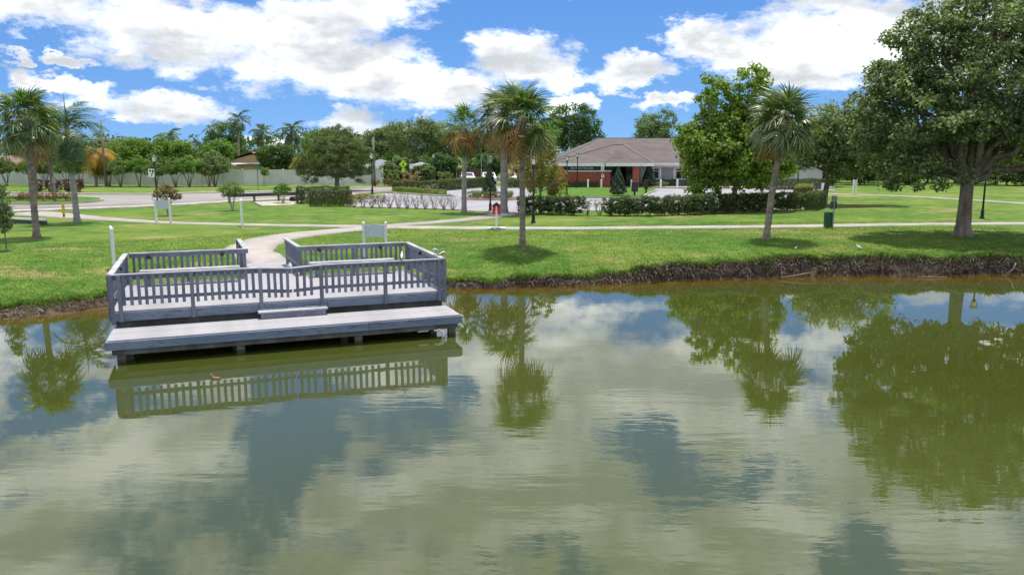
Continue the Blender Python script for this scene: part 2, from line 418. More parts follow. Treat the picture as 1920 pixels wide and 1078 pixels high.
leafmat('dark_leaf', (0.039, 0.105, 0.030), (0.086, 0.178, 0.048), (0.163, 0.239, 0.086), 0.1, 0.38)
leafmat('yellow_leaf', (0.167, 0.196, 0.043), (0.268, 0.261, 0.065), (0.377, 0.232, 0.072), 0.22, 0.38)
leafmat('myrtle_leaf', (0.097, 0.159, 0.047), (0.167, 0.225, 0.070), (0.267, 0.275, 0.125), 0.15, 0.36)
leafmat('red_myrtle_leaf', (0.123, 0.119, 0.049), (0.196, 0.171, 0.072), (0.290, 0.138, 0.087), 0.28, 0.3)
leafmat('hedge_leaf', (0.047, 0.086, 0.025), (0.100, 0.147, 0.044), (0.200, 0.208, 0.092), 0.15, 0.36)
leafmat('lime_leaf', (0.17, 0.20, 0.025), (0.25, 0.265, 0.045), (0.14, 0.17, 0.03), 0.2, 0.3)
leafmat('cypress_leaf', (0.026, 0.058, 0.026), (0.055, 0.090, 0.043), (0.102, 0.131, 0.072), 0.1, 0.1)
leafmat('burgundy_leaf', (0.095, 0.030, 0.050), (0.17, 0.065, 0.09), (0.06, 0.06, 0.03), 0.25, 0.25)
leafmat('rust_leaf', (0.22, 0.06, 0.03), (0.30, 0.13, 0.06), (0.10, 0.13, 0.03), 0.3, 0.25)
leafmat('flower_leaf', (0.36, 0.22, 0.13), (0.50, 0.33, 0.20), (0.12, 0.12, 0.05), 0.35, 0.25)
leafmat('palm_leaf', (0.058, 0.100, 0.026), (0.150, 0.190, 0.075), (0.34, 0.36, 0.23), 0.20, 0.2, 0.40, 0.6)  # palest tone paints the glint of lit upper faces onto some fronds
leafmat('palm_leaf_green', (0.055, 0.131, 0.026), (0.116, 0.203, 0.051), (0.217, 0.261, 0.116), 0.12, 0.28, 0.45, 0.5)
leafmat('palm_leaf_brown', (0.232, 0.145, 0.065), (0.392, 0.239, 0.109), (0.189, 0.174, 0.072), 0.25, 0.2, 0.8, 0.1)
leafmat('queen_leaf', (0.043, 0.102, 0.041), (0.094, 0.167, 0.065), (0.174, 0.232, 0.116), 0.12, 0.25, 0.45, 0.5)
leafmat('yellow_palm_leaf', (0.40, 0.25, 0.02), (0.52, 0.36, 0.04), (0.30, 0.15, 0.03), 0.2, 0.35)
leafmat('grass_blade', (0.058, 0.145, 0.015), (0.128, 0.222, 0.032), (0.27, 0.28, 0.10), 0.10, 0.3, 0.7, 0.15)
leafmat('dry_grass', (0.045, 0.034, 0.028), (0.130, 0.100, 0.082), (0.34, 0.28, 0.24), 0.16, 0.05, 0.9, 0.05)
leafmat('far_leaf', (0.051, 0.095, 0.043), (0.095, 0.153, 0.064), (0.153, 0.212, 0.095), 0.1, 0.36)
M = MATS

# ------------------------------------------------------------------ object helpers
def tag(o, label=None, cat=None, group=None, kind=None):
    if label: o['label'] = label
    if cat: o['category'] = cat
    if group: o['group'] = group
    if kind: o['kind'] = kind
    return o

def empty(name, loc=(0, 0, 0), rz=0.0, label=None, cat=None, group=None):
    o = bpy.data.objects.new(name, None)
    o.empty_display_size = 0.2
    col.objects.link(o)
    o.location = loc
    o.rotation_euler = (0, 0, rz)
    return tag(o, label, cat, group)

def link_mesh(name, me, mat, parent=None, smooth=False):
    o = bpy.data.objects.new(name, me)
    col.objects.link(o)
    if mat is not None and len(me.materials) == 0:
        me.materials.append(mat)
    if parent is not None:
        o.parent = parent
    if smooth:
        me.polygons.foreach_set('use_smooth', [True] * len(me.polygons))
    return o

def inst(name, me, parent, loc=(0, 0, 0), rot=(0, 0, 0), scale=(1, 1, 1)):
    o = bpy.data.objects.new(name, me)
    col.objects.link(o)
    o.parent = parent
    o.location = loc; o.rotation_euler = rot; o.scale = scale
    return o

def copy_tree(o, parent=None):
    c = o.copy()
    col.objects.link(c)
    c.parent = parent
    for ch in o.children:
        copy_tree(ch, c)
    return c

class MB:
    def __init__(self):
        self.v = []; self.f = []
    def add(self, vs, fs):
        k = len(self.v)
        self.v.extend([tuple(p) for p in vs])
        self.f.extend([tuple(i + k for i in f) for f in fs])
        return self
    def box(self, c, s, rz=0.0, rx=0.0, ry=0.0):
        m = Matrix.Translation(c) @ Matrix.Rotation(rz, 4, 'Z') @ Matrix.Rotation(ry, 4, 'Y') @ Matrix.Rotation(rx, 4, 'X')
        x, y, z = s[0] / 2, s[1] / 2, s[2] / 2
        vs = [m @ Vector(p) for p in ((-x, -y, -z), (x, -y, -z), (x, y, -z), (-x, y, -z), (-x, -y, z), (x, -y, z), (x, y, z), (-x, y, z))]
        return self.add(vs, [(0, 3, 2, 1), (4, 5, 6, 7), (0, 1, 5, 4), (1, 2, 6, 5), (2, 3, 7, 6), (3, 0, 4, 7)])
    def beam(self, a, b, wd, ht):
        a = Vector(a); b = Vector(b); d = b - a; L = d.length
        q = d.to_track_quat('X', 'Z').to_matrix().to_4x4()
        m = Matrix.Translation((a + b) / 2) @ q
        x, y, z = L / 2, wd / 2, ht / 2
        vs = [m @ Vector(p) for p in ((-x, -y, -z), (x, -y, -z), (x, y, -z), (-x, y, -z), (-x, -y, z), (x, -y, z), (x, y, z), (-x, y, z))]
        return self.add(vs, [(0, 3, 2, 1), (4, 5, 6, 7), (0, 1, 5, 4), (1, 2, 6, 5), (2, 3, 7, 6), (3, 0, 4, 7)])
    def tube(self, pts, rad, n=8, cap=True):
        pts = [Vector(p) for p in pts]
        k0 = len(self.v); prev = None
        for i, p in enumerate(pts):
            d = (pts[min(i + 1, len(pts) - 1)] - pts[max(i - 1, 0)])
            d = d.normalized() if d.length > 1e-9 else Vector((0, 0, 1))
            if prev is None:
                a = d.orthogonal().normalized()
            else:
                a = (prev - d * prev.dot(d))
                a = a.normalized() if a.length > 1e-6 else d.orthogonal().normalized()
            prev = a
            b = d.cross(a)
            for j in range(n):
                t = 2 * math.pi * j / n
                self.v.append(tuple(p + (a * math.cos(t) + b * math.sin(t)) * rad[i]))
        for i in range(len(pts) - 1):
            for j in range(n):
                j2 = (j + 1) % n
                self.f.append((k0 + i * n + j, k0 + i * n + j2, k0 + (i + 1) * n + j2, k0 + (i + 1) * n + j))
        if cap:
            self.f.append(tuple(k0 + j for j in reversed(range(n))))
            e = k0 + (len(pts) - 1) * n
            self.f.append(tuple(e + j for j in range(n)))
        return self
    def cyl(self, c, r, h, n=12, r2=None):
        return self.tube([c, (c[0], c[1], c[2] + h)], [r, r if r2 is None else r2], n)
    def prism(self, poly, z0, z1):
        n = len(poly)
        vs = [(x, y, z0) for x, y in poly] + [(x, y, z1) for x, y in poly]
        fs = [tuple(reversed(range(n))), tuple(range(n, 2 * n))]
        fs += [(i, (i + 1) % n, n + (i + 1) % n, n + i) for i in range(n)]
        return self.add(vs, fs)
    def mesh(self, name, mat=None):
        me = bpy.data.meshes.new(name)
        me.from_pydata(self.v, [], self.f)
        me.update()
        if mat is not None:
            me.materials.append(mat)
        return me
    def build(self, name, mat, parent=None, smooth=False, bevel=0.0):
        o = link_mesh(name, self.mesh(name), mat, parent, smooth)
        if bevel:
            bv = o.modifiers.new('bevel', 'BEVEL'); bv.width = bevel; bv.segments = 2; bv.limit_method = 'ANGLE'
        return o

def np_mesh(name, V, F, mat=None, smooth=False):
    """V (n,3), F (m,k) with a constant face size k"""
    me = bpy.data.meshes.new(name)
    V = np.asarray(V, np.float32); F = np.asarray(F, np.int32)
    me.vertices.add(len(V)); me.vertices.foreach_set('co', V.ravel())
    k = F.shape[1]
    me.loops.add(F.size); me.loops.foreach_set('vertex_index', F.ravel())
    me.polygons.add(len(F)); me.polygons.foreach_set('loop_start', np.arange(0, F.size, k, dtype=np.int32))
    me.update(calc_edges=True)
    if smooth:
        me.polygons.foreach_set('use_smooth', np.ones(len(F), bool))
    if mat is not None:
        me.materials.append(mat)
    return me

def unit(a):
    return a / np.maximum(np.linalg.norm(a, axis=-1, keepdims=True), 1e-9)

def leaves(P, N, size, rng, aspect=0.6, up=0.35, jitter=0.8, droop=0.15):
    """one folded diamond per leaf"""
    n = len(P)
    nn = unit(N + rng.normal(0, jitter, (n, 3)) + np.array([0, 0, up]))
    t = rng.normal(0, 1, (n, 3)) + N * 0.6
    t[:, 2] -= droop
    t = unit(t - nn * (t * nn).sum(1, keepdims=True))
    sd = np.cross(nn, t)
    L = (size * rng.uniform(0.65, 1.3, n))[:, None]
    W = L * aspect
    V = np.stack([P - t * L * .5, P + sd * W * .5 + nn * L * .08, P + t * L * .5, P - sd * W * .5 + nn * L * .08], 1).reshape(-1, 3)
    F = np.arange(4 * n).reshape(n, 4)
    return V, F

def join(parts):
    Vs, Fs, k = [], [], 0
    for V, F in parts:
        Vs.append(V); Fs.append(F + k); k += len(V)
    return np.concatenate(Vs), np.concatenate(Fs)

# ------------------------------------------------------------------ terrain
SHX = np.array([-600, -90, -60, -40, -30, -22, -15.7, -14.6, -13.4, -8, -2.4, 0.8, 2.9, 5, 7.3, 9.5, 12, 14.3, 16.3, 18.65, 21.5, 30, 45, 90, 600])
SHY = np.array([8, 8, 10, 14, 17.5, 20.8, 24.0, 24.9, 25.8, 27.8, 29.6, 30.1, 30.5, 31.1, 31.9, 31.95, 32.8, 33.0, 32.7, 32.9, 33.2, 33.4, 32.5, 28, 28.0])
def shore(x):
    x = np.asarray(x, float)
    return (np.interp(x, SHX, SHY) + 0.10 * np.sin(x * 2.3) + 0.07 * np.sin(x * 5.1 + 1) + 0.04 * np.sin(x * 11.7 + 2))
def bank_h(x): return np.interp(x, [-40, -12, -3, 3, 6, 11, 60], [.32, .32, .25, .28, .52, .72, .72]) + 0.05 * np.sin(np.asarray(x) * 1.3) + 0.035 * np.sin(np.asarray(x) * 3.7 + 1) + 0.02 * np.sin(np.asarray(x) * 9.1)
def bank_w(x): return np.interp(x, [-40, -14, -3, 4, 9, 60], [1.0, 1.0, .36, .42, .5, .42]) + 0.10 * np.sin(np.asarray(x) * 2.1 + 2) * np.sin(np.asarray(x) * .83) + 0.04 * np.sin(np.asarray(x) * 7.7)
def sst(t):
    t = np.clip(t, 0, 1); return t * t * (3 - 2 * t)
def zf_s(x, s):
    b = bank_h(x); wd = bank_w(x)
    under = np.maximum(-2.2, s * 0.32)
    face = b * np.power(np.clip(s / wd, 0, 1), 0.62)
    top = b + (0.9 - b) * sst((s - wd) / 7.0)
    return np.where(s < 0, under, np.where(s < wd, face, top))
def zf(x, y):
    x = np.asarray(x, float); y = np.asarray(y, float)
    s = y - shore(x)
    z = zf_s(x, s)
    # the path head behind the dock is built up a little; a low berm runs in front of the long fence
    z = z + np.where(s > 0.3, 0.34 * np.exp(-(((x + 9.1) / 2.2) ** 2 + ((y - 31.3) / 2.4) ** 2)), 0)
    z = z + np.where(s > 14, 0.02 * np.sin(x * .31) * np.sin(y * .23), 0)
    return z
def gz(x, y): return float(zf(x, y))

def build_ground():
    xs = np.unique(np.concatenate([np.linspace(-600, -90, 12), np.linspace(-90, -42, 25), np.arange(-42, 50, 0.22), np.linspace(50, 100, 25), np.linspace(100, 600, 12)]))
    ss = np.unique(np.concatenate([[-60, -30, -12, -7, -5, -3.5, -2.5, -1.8, -1.3, -1.0], np.arange(-0.8, 1.5, 0.07), np.arange(1.5, 9, 0.3), np.arange(9, 30, 1.2), np.linspace(30, 110, 34), [140, 200, 320, 500, 900]]))
    X, S = np.meshgrid(xs, ss)
    Y = shore(X) + S
    Z = zf(X, Y)
    rng = np.random.default_rng(3)
    face = (S > 0.02) & (S < bank_w(X) + .25)
    Z = Z + np.where(face, rng.normal(0, .025, Z.shape), 0)
    V = np.stack([X, Y, Z], -1).reshape(-1, 3)
    nr, nc = X.shape
    i = np.arange((nr - 1) * nc).reshape(nr - 1, nc)[:, :-1].ravel()
    F = np.stack([i, i + 1, i + nc + 1, i + nc], 1)
    me = np_mesh('ground', V, F, M['lawn'], True)
    a = me.attributes.new('shore', 'FLOAT', 'POINT')
    # measured in bank widths: 0 at the waterline, 1 at the lip of the bank
    sn = np.where(S > 0, S / bank_w(X), S)
    a.data.foreach_set('value', sn.ravel().astype(np.float32))
    o = link_mesh('ground', me, None)
    tag(o, kind='structure')
    # water
    xs2 = np.unique(np.concatenate([np.linspace(-300, -45, 12), np.arange(-45, 50, 0.5), np.linspace(50, 300, 12)]))
    ss2 = np.array([0.6, 0.2, 0, -.2, -.4, -.7, -1, -1.4, -2, -3, -5, -8, -12, -18, -26, -40, -80, -160])
    X, S = np.meshgrid(xs2, ss2)
    Y = shore(X) + S
    V = np.stack([X, Y, np.zeros_like(X)], -1).reshape(-1, 3)
    nr, nc = X.shape
    i = np.arange((nr - 1) * nc).reshape(nr - 1, nc)[:, :-1].ravel()
    F = np.stack([i, i + nc, i + nc + 1, i + 1], 1)
    me = np_mesh('pond_water', V, F, M['pond_water'], True)
    a = me.attributes.new('shore', 'FLOAT', 'POINT')
    a.data.foreach_set('value', S.ravel().astype(np.float32))
    o = link_mesh('pond_water', me, None)
    tag(o, kind='structure')
build_ground()

# ------------------------------------------------------------------ flat sheets: paths, road, parking lot
def resample(pts, step):
    pts = np.array(pts, float)
    # smooth with Catmull-Rom
    out = []
    P = np.vstack([2 * pts[0] - pts[1], pts, 2 * pts[-1] - pts[-2]])
    for i in range(1, len(P) - 2):
        p0, p1, p2, p3 = P[i - 1], P[i], P[i + 1], P[i + 2]
        n = max(2, int(np.linalg.norm(p2 - p1) / step))
        for k in range(n):
            t = k / n
            out.append(.5 * ((2 * p1) + (-p0 + p2) * t + (2 * p0 - 5 * p1 + 4 * p2 - p3) * t * t + (-p0 + 3 * p1 - 3 * p2 + p3) * t ** 3))
    out.append(pts[-1])
    return np.array(out)

def strip(name, left, right, lift, mat, step=0.6, skirt=0.12, kind='structure', parent=None):
    """a sheet between two edge lines, draped on the ground, with a skirt all round"""
    n = 60
    def rs(p):
        q = resample(p, step)
        d = np.concatenate([[0], np.cumsum(np.linalg.norm(np.diff(q, axis=0), axis=1))])
        m = max(12, int(d[-1] / step))
        return q, d, m
    ql, dl, ml = rs(left); qr, dr, mr = rs(right)
    m = max(ml, mr)
    def ev(q, d): return np.stack([np.interp(np.linspace(0, d[-1], m), d, q[:, k]) for k in (0, 1)], 1)
    Lp, Rp = ev(ql, dl), ev(qr, dr)
    k_ = np.arange(m) * step
    ax = Rp - Lp; ax = ax / np.linalg.norm(ax, axis=1, keepdims=True)
    Lp = Lp + ax * (.05 * np.sin(k_ * 1.9) + .04 * np.sin(k_ * 4.3 + 1))[:, None]
    Rp = Rp + ax * (.05 * np.sin(k_ * 2.3 + 2) + .04 * np.sin(k_ * 5.1))[:, None]
    C = 5
    V = []
    for j in range(C):
        t = j / (C - 1)
        Q = Lp * (1 - t) + Rp * t
        V.append(np.column_stack([Q, zf(Q[:, 0], Q[:, 1]) + lift]))
    sk = [np.column_stack([Lp, V[0][:, 2] - skirt]), np.column_stack([Rp, V[-1][:, 2] - skirt])]
    A = np.stack([sk[0]] + V + [sk[1]], 1)       # m, C+2, 3
    m_, c_ = A.shape[:2]
    i = (np.arange(m_ - 1)[:, None] * c_ + np.arange(c_ - 1)[None]).ravel()
    F = np.stack([i, i + c_, i + c_ + 1, i + 1], 1)
    me = np_mesh(name, A.reshape(-1, 3), F, mat)
    o = link_mesh(name, me, None, parent)
    if kind and parent is None: tag(o, kind=kind)
    return o

def ribbon(name, pts, width, lift, mat, **k):
    p = np.array(pts, float)
    d = np.gradient(p, axis=0); d = d / np.linalg.norm(d, axis=1, keepdims=True)
    nrm = np.column_stack([-d[:, 1], d[:, 0]])
    wd = np.full(len(p), width) if np.isscalar(width) else np.array(width)
    return strip(name, p + nrm * wd[:, None] / 2, p - nrm * wd[:, None] / 2, lift, mat, **k)

ribbon('footpath', [(-7.2, 44.75), (-3, 44.35), (2, 44.3), (7.15, 44.55), (16.4, 45.5), (23.2, 46.7), (30.2, 47.2), (45, 47.6), (80, 47)], 1.5, 0.022, M['concrete'])
ribbon('footpath', [(-7.0, 44.7), (-11, 45.7), (-16, 46.7), (-21, 47.9), (-26, 50.4), (-30, 53.2), (-34, 55.4)], [1.5, 1.2, 1.1, 1.2, 1.6, 2.4, 3.2], 0.028, M['concrete'])
ribbon('footpath', [(-7.6, 44.9), (-6.0, 46.4), (-3.6, 48.8), (-1.8, 51.4), (-0.6, 54.0), (-0.2, 57.0)], [1.6, 1.3, 1.4, 1.6, 2.0, 2.8], 0.034, M['concrete'])
strip('footpath', [(-9.62, 29.85), (-11.2, 32.2), (-12.6, 35.2), (-12.5, 39.4), (-10.5, 42.8), (-7.2, 45.5)], [(-8.18, 30.3), (-9.5, 32.2), (-10.35, 34.6), (-10.6, 38.5), (-9.0, 41.7), (-6.2, 44.2)], 0.040, M['concrete'], skirt=0.2)
ribbon('footpath', [(25, 84.5), (31.0, 81.2), (34.5, 78.6), (38.4, 74.0), (41.2, 67.5), (43, 60), (44, 53)], 1.5, 0.03, M['concrete'])
# road with the sidewalk along its near edge, and the grass median at its left end
strip('road', [(-120, 16), (-70, 40), (-46, 50.5), (-36, 57.2), (-29.6, 62.2), (-24.2, 68.6), (-19.8, 74.2), (-14.6, 83.0), (-8, 95), (0, 112), (20, 160)],
      [(-150, 96), (-90, 88), (-60, 83.6), (-46, 80.0), (-37.4, 79.2), (-33, 81), (-27, 84), (-23, 87.4), (-16.3, 95.5), (-9, 110), (6, 165)], 0.012, M['road_asphalt'], step=1.5)
ribbon('kerb', [(-70, 38.5), (-46, 49.3), (-36, 55.9), (-29.4, 60.9), (-23.9, 67.4), (-19.2, 73.2), (-15.2, 79.6)], 1.15, 0.10, M['kerb_concrete'])
ribbon('kerb', [(-90, 88.6), (-60, 84.1), (-46, 80.5), (-37.4, 79.6), (-33, 81.4), (-27, 84.4), (-23, 87.8), (-16.3, 95.9)], 0.5, 0.12, M['kerb_concrete'])

def slab(name, poly, lift, mat, zbase=0.9, th=0.25, kind='structure'):
    mb = MB().prism(poly, zbase - th, zbase + lift)
    o = mb.build(name, mat)
    return tag(o, kind=kind)

def smooth_poly(p, step=0.8):
    q = np.array(list(p) + [p[0]], float)
    P = np.vstack([q[-2], q, q[1]])
    out = []
    for i in range(1, len(P) - 2):
        p0, p1, p2, p3 = P[i - 1], P[i], P[i + 1], P[i + 2]
        n = max(2, int(np.linalg.norm(p2 - p1) / step))
        for k in range(n):
            t = k / n
            out.append(tuple(.5 * ((2 * p1) + (-p0 + p2) * t + (2 * p0 - 5 * p1 + 4 * p2 - p3) * t * t + (-p0 + 3 * p1 - 3 * p2 + p3) * t ** 3)))
    return out

slab('parking_lot', [(-13.2, 62.1), (-9, 60.6), (-3.8, 58.4), (-2.2, 56.6), (1.3, 56.2), (2.0, 57.2), (21.5, 58.6), (25.0, 68), (30.5, 83), (37, 90.5), (20, 91.2), (1.5, 97.5), (-5, 96), (-8.2, 86), (-13.5, 80)], 0.03, M['lot_asphalt'])
def island(poly, name_grass='lawn_island', top=None, mat=None):
    sp = smooth_poly(poly)
    slab('kerb', sp, 0.15, M['kerb_concrete'])
    c = np.mean(np.array(sp), 0)
    inner = []
    n = len(sp)
    A = np.array(sp)
    d = np.roll(A, -1, 0) - np.roll(A, 1, 0)
    nr = np.column_stack([-d[:, 1], d[:, 0]]); nr /= np.linalg.norm(nr, axis=1, keepdims=True)
    area = np.sum(A[:, 0] * np.roll(A[:, 1], -1) - np.roll(A[:, 0], -1) * A[:, 1])
    if area < 0: nr = -nr
    inner = [tuple(p) for p in A + nr * 0.2]
    slab(name_grass, inner, 0.17, mat or M['island_grass'])
mt_, n_ = material('island_grass')
_tc = n_.new('ShaderNodeTexCoord')
_f = n_.noise(_tc.outputs['Object'], 8.0, 6.0, 0.75); _m = n_.noise(_tc.outputs['Object'], 0.7, 4.0, 0.6)
_c = n_.mix(n_.smooth(_m, 0.3, 0.7), (0.060, 0.150, 0.018), (0.100, 0.200, 0.034))
_c = n_.mix(n_.smooth(_f, 0.3, 0.7), n_.mix(1.0, _c, (0.7, 0.72, 0.7), 'MULTIPLY'), n_.mix(1.0, _c, (1.2, 1.15, 1.2), 'MULTIPLY'))
_b = n_.new('ShaderNodeBsdfPrincipled'); n_.link(_c, _b.inputs['Base Color']); _b.inputs['Roughness'].default_value = 0.95; _b.inputs['Specular IOR Level'].default_value = 0.1
finish(n_, _b.outputs[0])
island([(2.2, 74.2), (2.0, 82), (3.0, 90.6), (9, 91.4), (14.6, 91.2), (16.0, 88.5), (13.6, 80), (11.6, 73.6), (6.5, 72.6)])
island([(-4.6, 71.6), (-3.2, 69.4), (-0.2, 69.2), (1.0, 71.2), (0.2, 73.4), (-2.8, 74.2)], 'mulch_bed', mat=M['mulch'])
island([(-12.9, 83.2), (-12.2, 81.2), (-6.4, 75.4), (-5.6, 76.4), (-9.8, 84.4)], 'planting_bed')
island([(-60, 71.2), (-47, 66.8), (-38.2, 63.6), (-35.2, 65.6), (-35.4, 69.6), (-39, 72.8), (-50, 75.4), (-62, 77)], 'median_lawn')
# concrete apron in front of the clubhouse
slab('apron', [(2.4, 91.9), (37, 91.6), (37, 99.5), (2.4, 99.5)], 0.16, M['concrete'])

ORD = ['first', 'second', 'third', 'fourth', 'fifth', 'sixth', 'seventh', 'eighth', 'ninth', 'tenth', 'eleventh', 'twelfth', 'thirteenth', 'fourteenth',
       'fifteenth', 'sixteenth', 'seventeenth', 'eighteenth', 'nineteenth', 'twentieth', 'twenty-first', 'twenty-second', 'twenty-third', 'twenty-fourth', 'twenty-fifth', 'twenty-sixth', 'twenty-seventh', 'twenty-eighth']

# ------------------------------------------------------------------ the dock
def build_dock():
    rnd = random.Random(5)
    root = empty('fishing_dock', (-10.44, 20.5, 0), R(21.0), 'grey-blue railed wooden fishing dock with low front platform standing over the pond', 'dock')
    W, D, ZD, ZP, ZR = 9.0, 4.72, 0.97, 0.60, 1.95
    DP, DB, DC, DF, DT = M['dock_paint'], M['dock_board'], M['dock_cap'], M['dock_fascia'], M['dock_timber']
    def boards(u0, u1, v0, v1, z, bw=0.14, gap=0.003):
        n = int((v1 - v0) / (bw + gap))
        bw = (v1 - v0) / n - gap
        me = MB().box((0, 0, 0), (u1 - u0, bw, 0.036)).mesh('deck_board', DB)
        for i in range(n):
            v = v0 + (i + .5) * (bw + gap)
            inst('deck_board', me, root, ((u0 + u1) / 2 + rnd.uniform(-.006, .006), v, z - .018 + rnd.uniform(-.002, .002)))
    boards(-0.02, W + 0.02, 0.02, D + 0.05, ZD)
    boards(3.47, 5.33, D + 0.055, 8.35, ZD)
    boards(0.02, W - 0.08, -1.87, -0.44, ZP)
    # fascia and rim boards, each board one piece
    def board(name, a, b, wd, ht, mat):
        return MB().beam(a, b, wd, ht).build(name, mat, root)
    zf0 = ZD - 0.036 - 0.115
    board('fascia_board', (-0.02, -0.02, zf0), (5.52, -0.02, zf0), .045, .23, DF)
    board('fascia_board', (5.53, -0.02, zf0), (W + .02, -0.02, zf0), .045, .23, DF)
    board('fascia_board', (-0.045, 0.0, zf0), (-0.045, D, zf0), .045, .23, DF)
    board('fascia_board', (W + .045, 0.0, zf0), (W + .045, D, zf0), .045, .23, DF)
    board('fascia_board', (-0.02, D + .03, zf0), (3.44, D + .03, zf0), .045, .23, DF)
    board('fascia_board', (5.36, D + .03, zf0), (W + .02, D + .03, zf0), .045, .23, DF)
    board('fascia_board', (3.44, D + .06, zf0), (3.44, 8.3, zf0), .045, .23, DF)
    board('fascia_board', (5.36, D + .06, zf0), (5.36, 8.3, zf0), .045, .23, DF)
    zp0 = ZP - 0.036 - 0.10
    board('fascia_board', (0.0, -1.895, zp0), (6.32, -1.895, zp0), .045, .20, DF)
    board('fascia_board', (6.33, -1.895, zp0), (W - .06, -1.895, zp0), .045, .20, DF)
    board('fascia_board', (-0.005, -1.87, zp0), (-0.005, -.45, zp0), .045, .20, DF)
    board('fascia_board', (W - .055, -1.87, zp0), (W - .055, -.45, zp0), .045, .20, DF)
    board('rim_beam', (0.10, -1.81, .30), (W - .16, -1.81, .30), .09, .15, DT)
    board('rim_beam', (0.10, -0.55, .42), (W - .16, -0.55, .42), .09, .2, DT)
    board('ledger_beam', (0.05, 0.14, .60), (W - .05, 0.14, .60), .09, .24, DT)
    for v in (1.6, 3.1, 4.55):
        board('joist_beam', (0.05, v, .72), (W - .05, v, .72), .09, .2, DT)
    for v, us in ((-1.70, (.29, 3.06, 6.07, 8.7)), (0.30, (.3, 3.0, 6.0, 8.7)), (2.4, (.3, 3.0, 6.0, 8.7)), (4.45, (.3, 3.0, 6.0, 8.7))):
        for u in us:
            top = .375 if v < 0 else .78
            MB().box((u, v, (top - 1.6) / 2), (.2, .2, top + 1.6), rz=rnd.uniform(-.05, .05)).build('piling', M['dock_piling'], root, bevel=.012)
    # step between deck and platform
    MB().box((4.53, -0.33, .775), (1.86, .48, .04)).build('step_tread', DC, root)
    MB().box((4.53, -0.53, .68), (1.74, .04, .15)).build('step_riser', DP, root)
    for u in (3.7, 5.36):
        MB().box((u, -.34, .68), (.04, .33, .15)).build('step_side', DP, root)
    # railings
    bal = MB().box((0, 0, 0), (.080, .036, .78)).mesh('baluster', DP)
    post = MB().box((0, 0, 0), (.10, .10, 1.0)).mesh('post', DP)
    def rail(a, b, side, posts=(), ext=0.0, z=ZR, dz0=0., dz1=0., spacing=.176, cap=.15, skip_ends=.12, drop=None):
        """one straight run; side = +1/-1: which side of the run the balusters are nailed to"""
        a = Vector((a[0], a[1], 0)); b = Vector((b[0], b[1], 0))
        d = b - a; L = d.length; d.normalize(); nrm = Vector((-d.y, d.x, 0)) * side
        ang = math.atan2(d.y, d.x)
        def pt(t, off, zz): 
            p = a + d * t + nrm * off
            return (p.x, p.y, zz + dz0 + (dz1 - dz0) * t / L)
        MB().beam(pt(-ext, 0, z - .018), pt(L + ext, 0, z - .018), cap, .036).build('cap_rail', DC, root)
        MB().beam(pt(0, 0, z - .10), pt(L, 0, z - .10), .04, .115).build('top_rail', DP, root)
        MB().beam(pt(0, 0, z - .66), pt(L, 0, z - .66), .04, .09).build('bottom_rail', DP, root)
        n = max(1, int(round((L - 2 * skip_ends) / spacing)))
        for i in range(n + 1):
            t = skip_ends + (L - 2 * skip_ends) * i / n
            if any(abs(t - p) < .10 for p in posts):
                continue
            q = pt(t + rnd.uniform(-.008, .008), .039, z - .04 - .39 - .005 + rnd.uniform(-.012, .002))
            inst('baluster', bal, root, q, (0, rnd.uniform(-.014, .014), ang))
        for p in posts:
            zb = .70 if drop is None else drop
            zt = z - .037
            q = pt(p, .052 if side else 0, (zb + zt) / 2)
            inst('post', post, root, q, (0, 0, ang), (1, 1, zt - zb))
    rail((0, 0), (3.66, 0), -1, (.2, 1.96), ext=.0)
    rail((3.66, 0), (4.565, 0), -1, (.06,), dz0=0, dz1=-.055)
    rail((4.60, 0), (5.40, 0), -1, (.77,), dz0=-.05, dz1=0)
    rail((5.40, 0), (W, 0), -1, (1.8, 3.42))
    rail((0, .09), (0, D), 1, (.06, 2.4, 4.45))
    rail((W, .09), (W, D), -1, (.06, 2.4, 4.45))
    rail((.09, D), (3.66, D), 1, (1.7, 3.45))
    rail((5.22, D), (W - .09, D), 1, (.12, 1.9))
    rail((3.58, D + .08), (3.5, 7.88), 1, (1.5, 3.0), drop=.45)
    rail((5.28, D + .08), (5.12, 7.75), -1, (1.5, 2.9), drop=.45)
    for (u, v) in ((0, 0), (W, 0), (0, D), (W, D)):
        inst('post', post, root, (u, v, (.62 + ZR - .037) / 2), (0, 0, 0), (.99, .99, ZR - .037 - .62))
    # round lights under the cap rail
    def disc(u, v, ang):
        m = Matrix.Translation((u, v, 1.80)) @ Matrix.Rotation(ang, 4, 'Z')
        mb = MB()
        mb.tube([m @ Vector((0, -.02, 0)), m @ Vector((0, .03, 0)), m @ Vector((0, .05, 0))], [.062, .062, .03], 12)
        mb.build('rail_light', M['black_metal'], root)
    for u in (.66, 2.85, 5.95, 8.05): disc(u, D - .06, math.pi)
    disc(.06, 2.2, math.pi * 1.5); disc(W - .06, 2.6, math.pi / 2)
    # benches along the back rails
    for u0, u1 in ((.4, 3.35), (5.55, 8.4)):
        b = MB()
        for k in range(3): 
            MB().box(((u0 + u1) / 2, 4.05 + k * .145, 1.43), (u1 - u0, .135, .04)).build('bench_slat', DC, root)
        for u in (u0 + .25, (u0 + u1) / 2, u1 - .25):
            MB().box((u, 4.2, 1.19), (.09, .36, .435)).build('bench_leg', DP, root)
    # white drain pipe under the platform's right end
    MB().tube([(7.7, -1.80, .20), (8.0, -1.80, .20)], [.03, .03], 8).build('drain_pipe', M['white_paint'], root, True)
    MB().tube([(8.16, -1.82, .2), (8.3, -1.83, .2), (8.4, -1.83, .17), (8.42, -1.83, .08), (8.42, -1.83, -.12)], [.035, .045, .055, .055, .055], 8).build('drain_pipe', M['white_paint'], root, True)
    return root
build_dock()

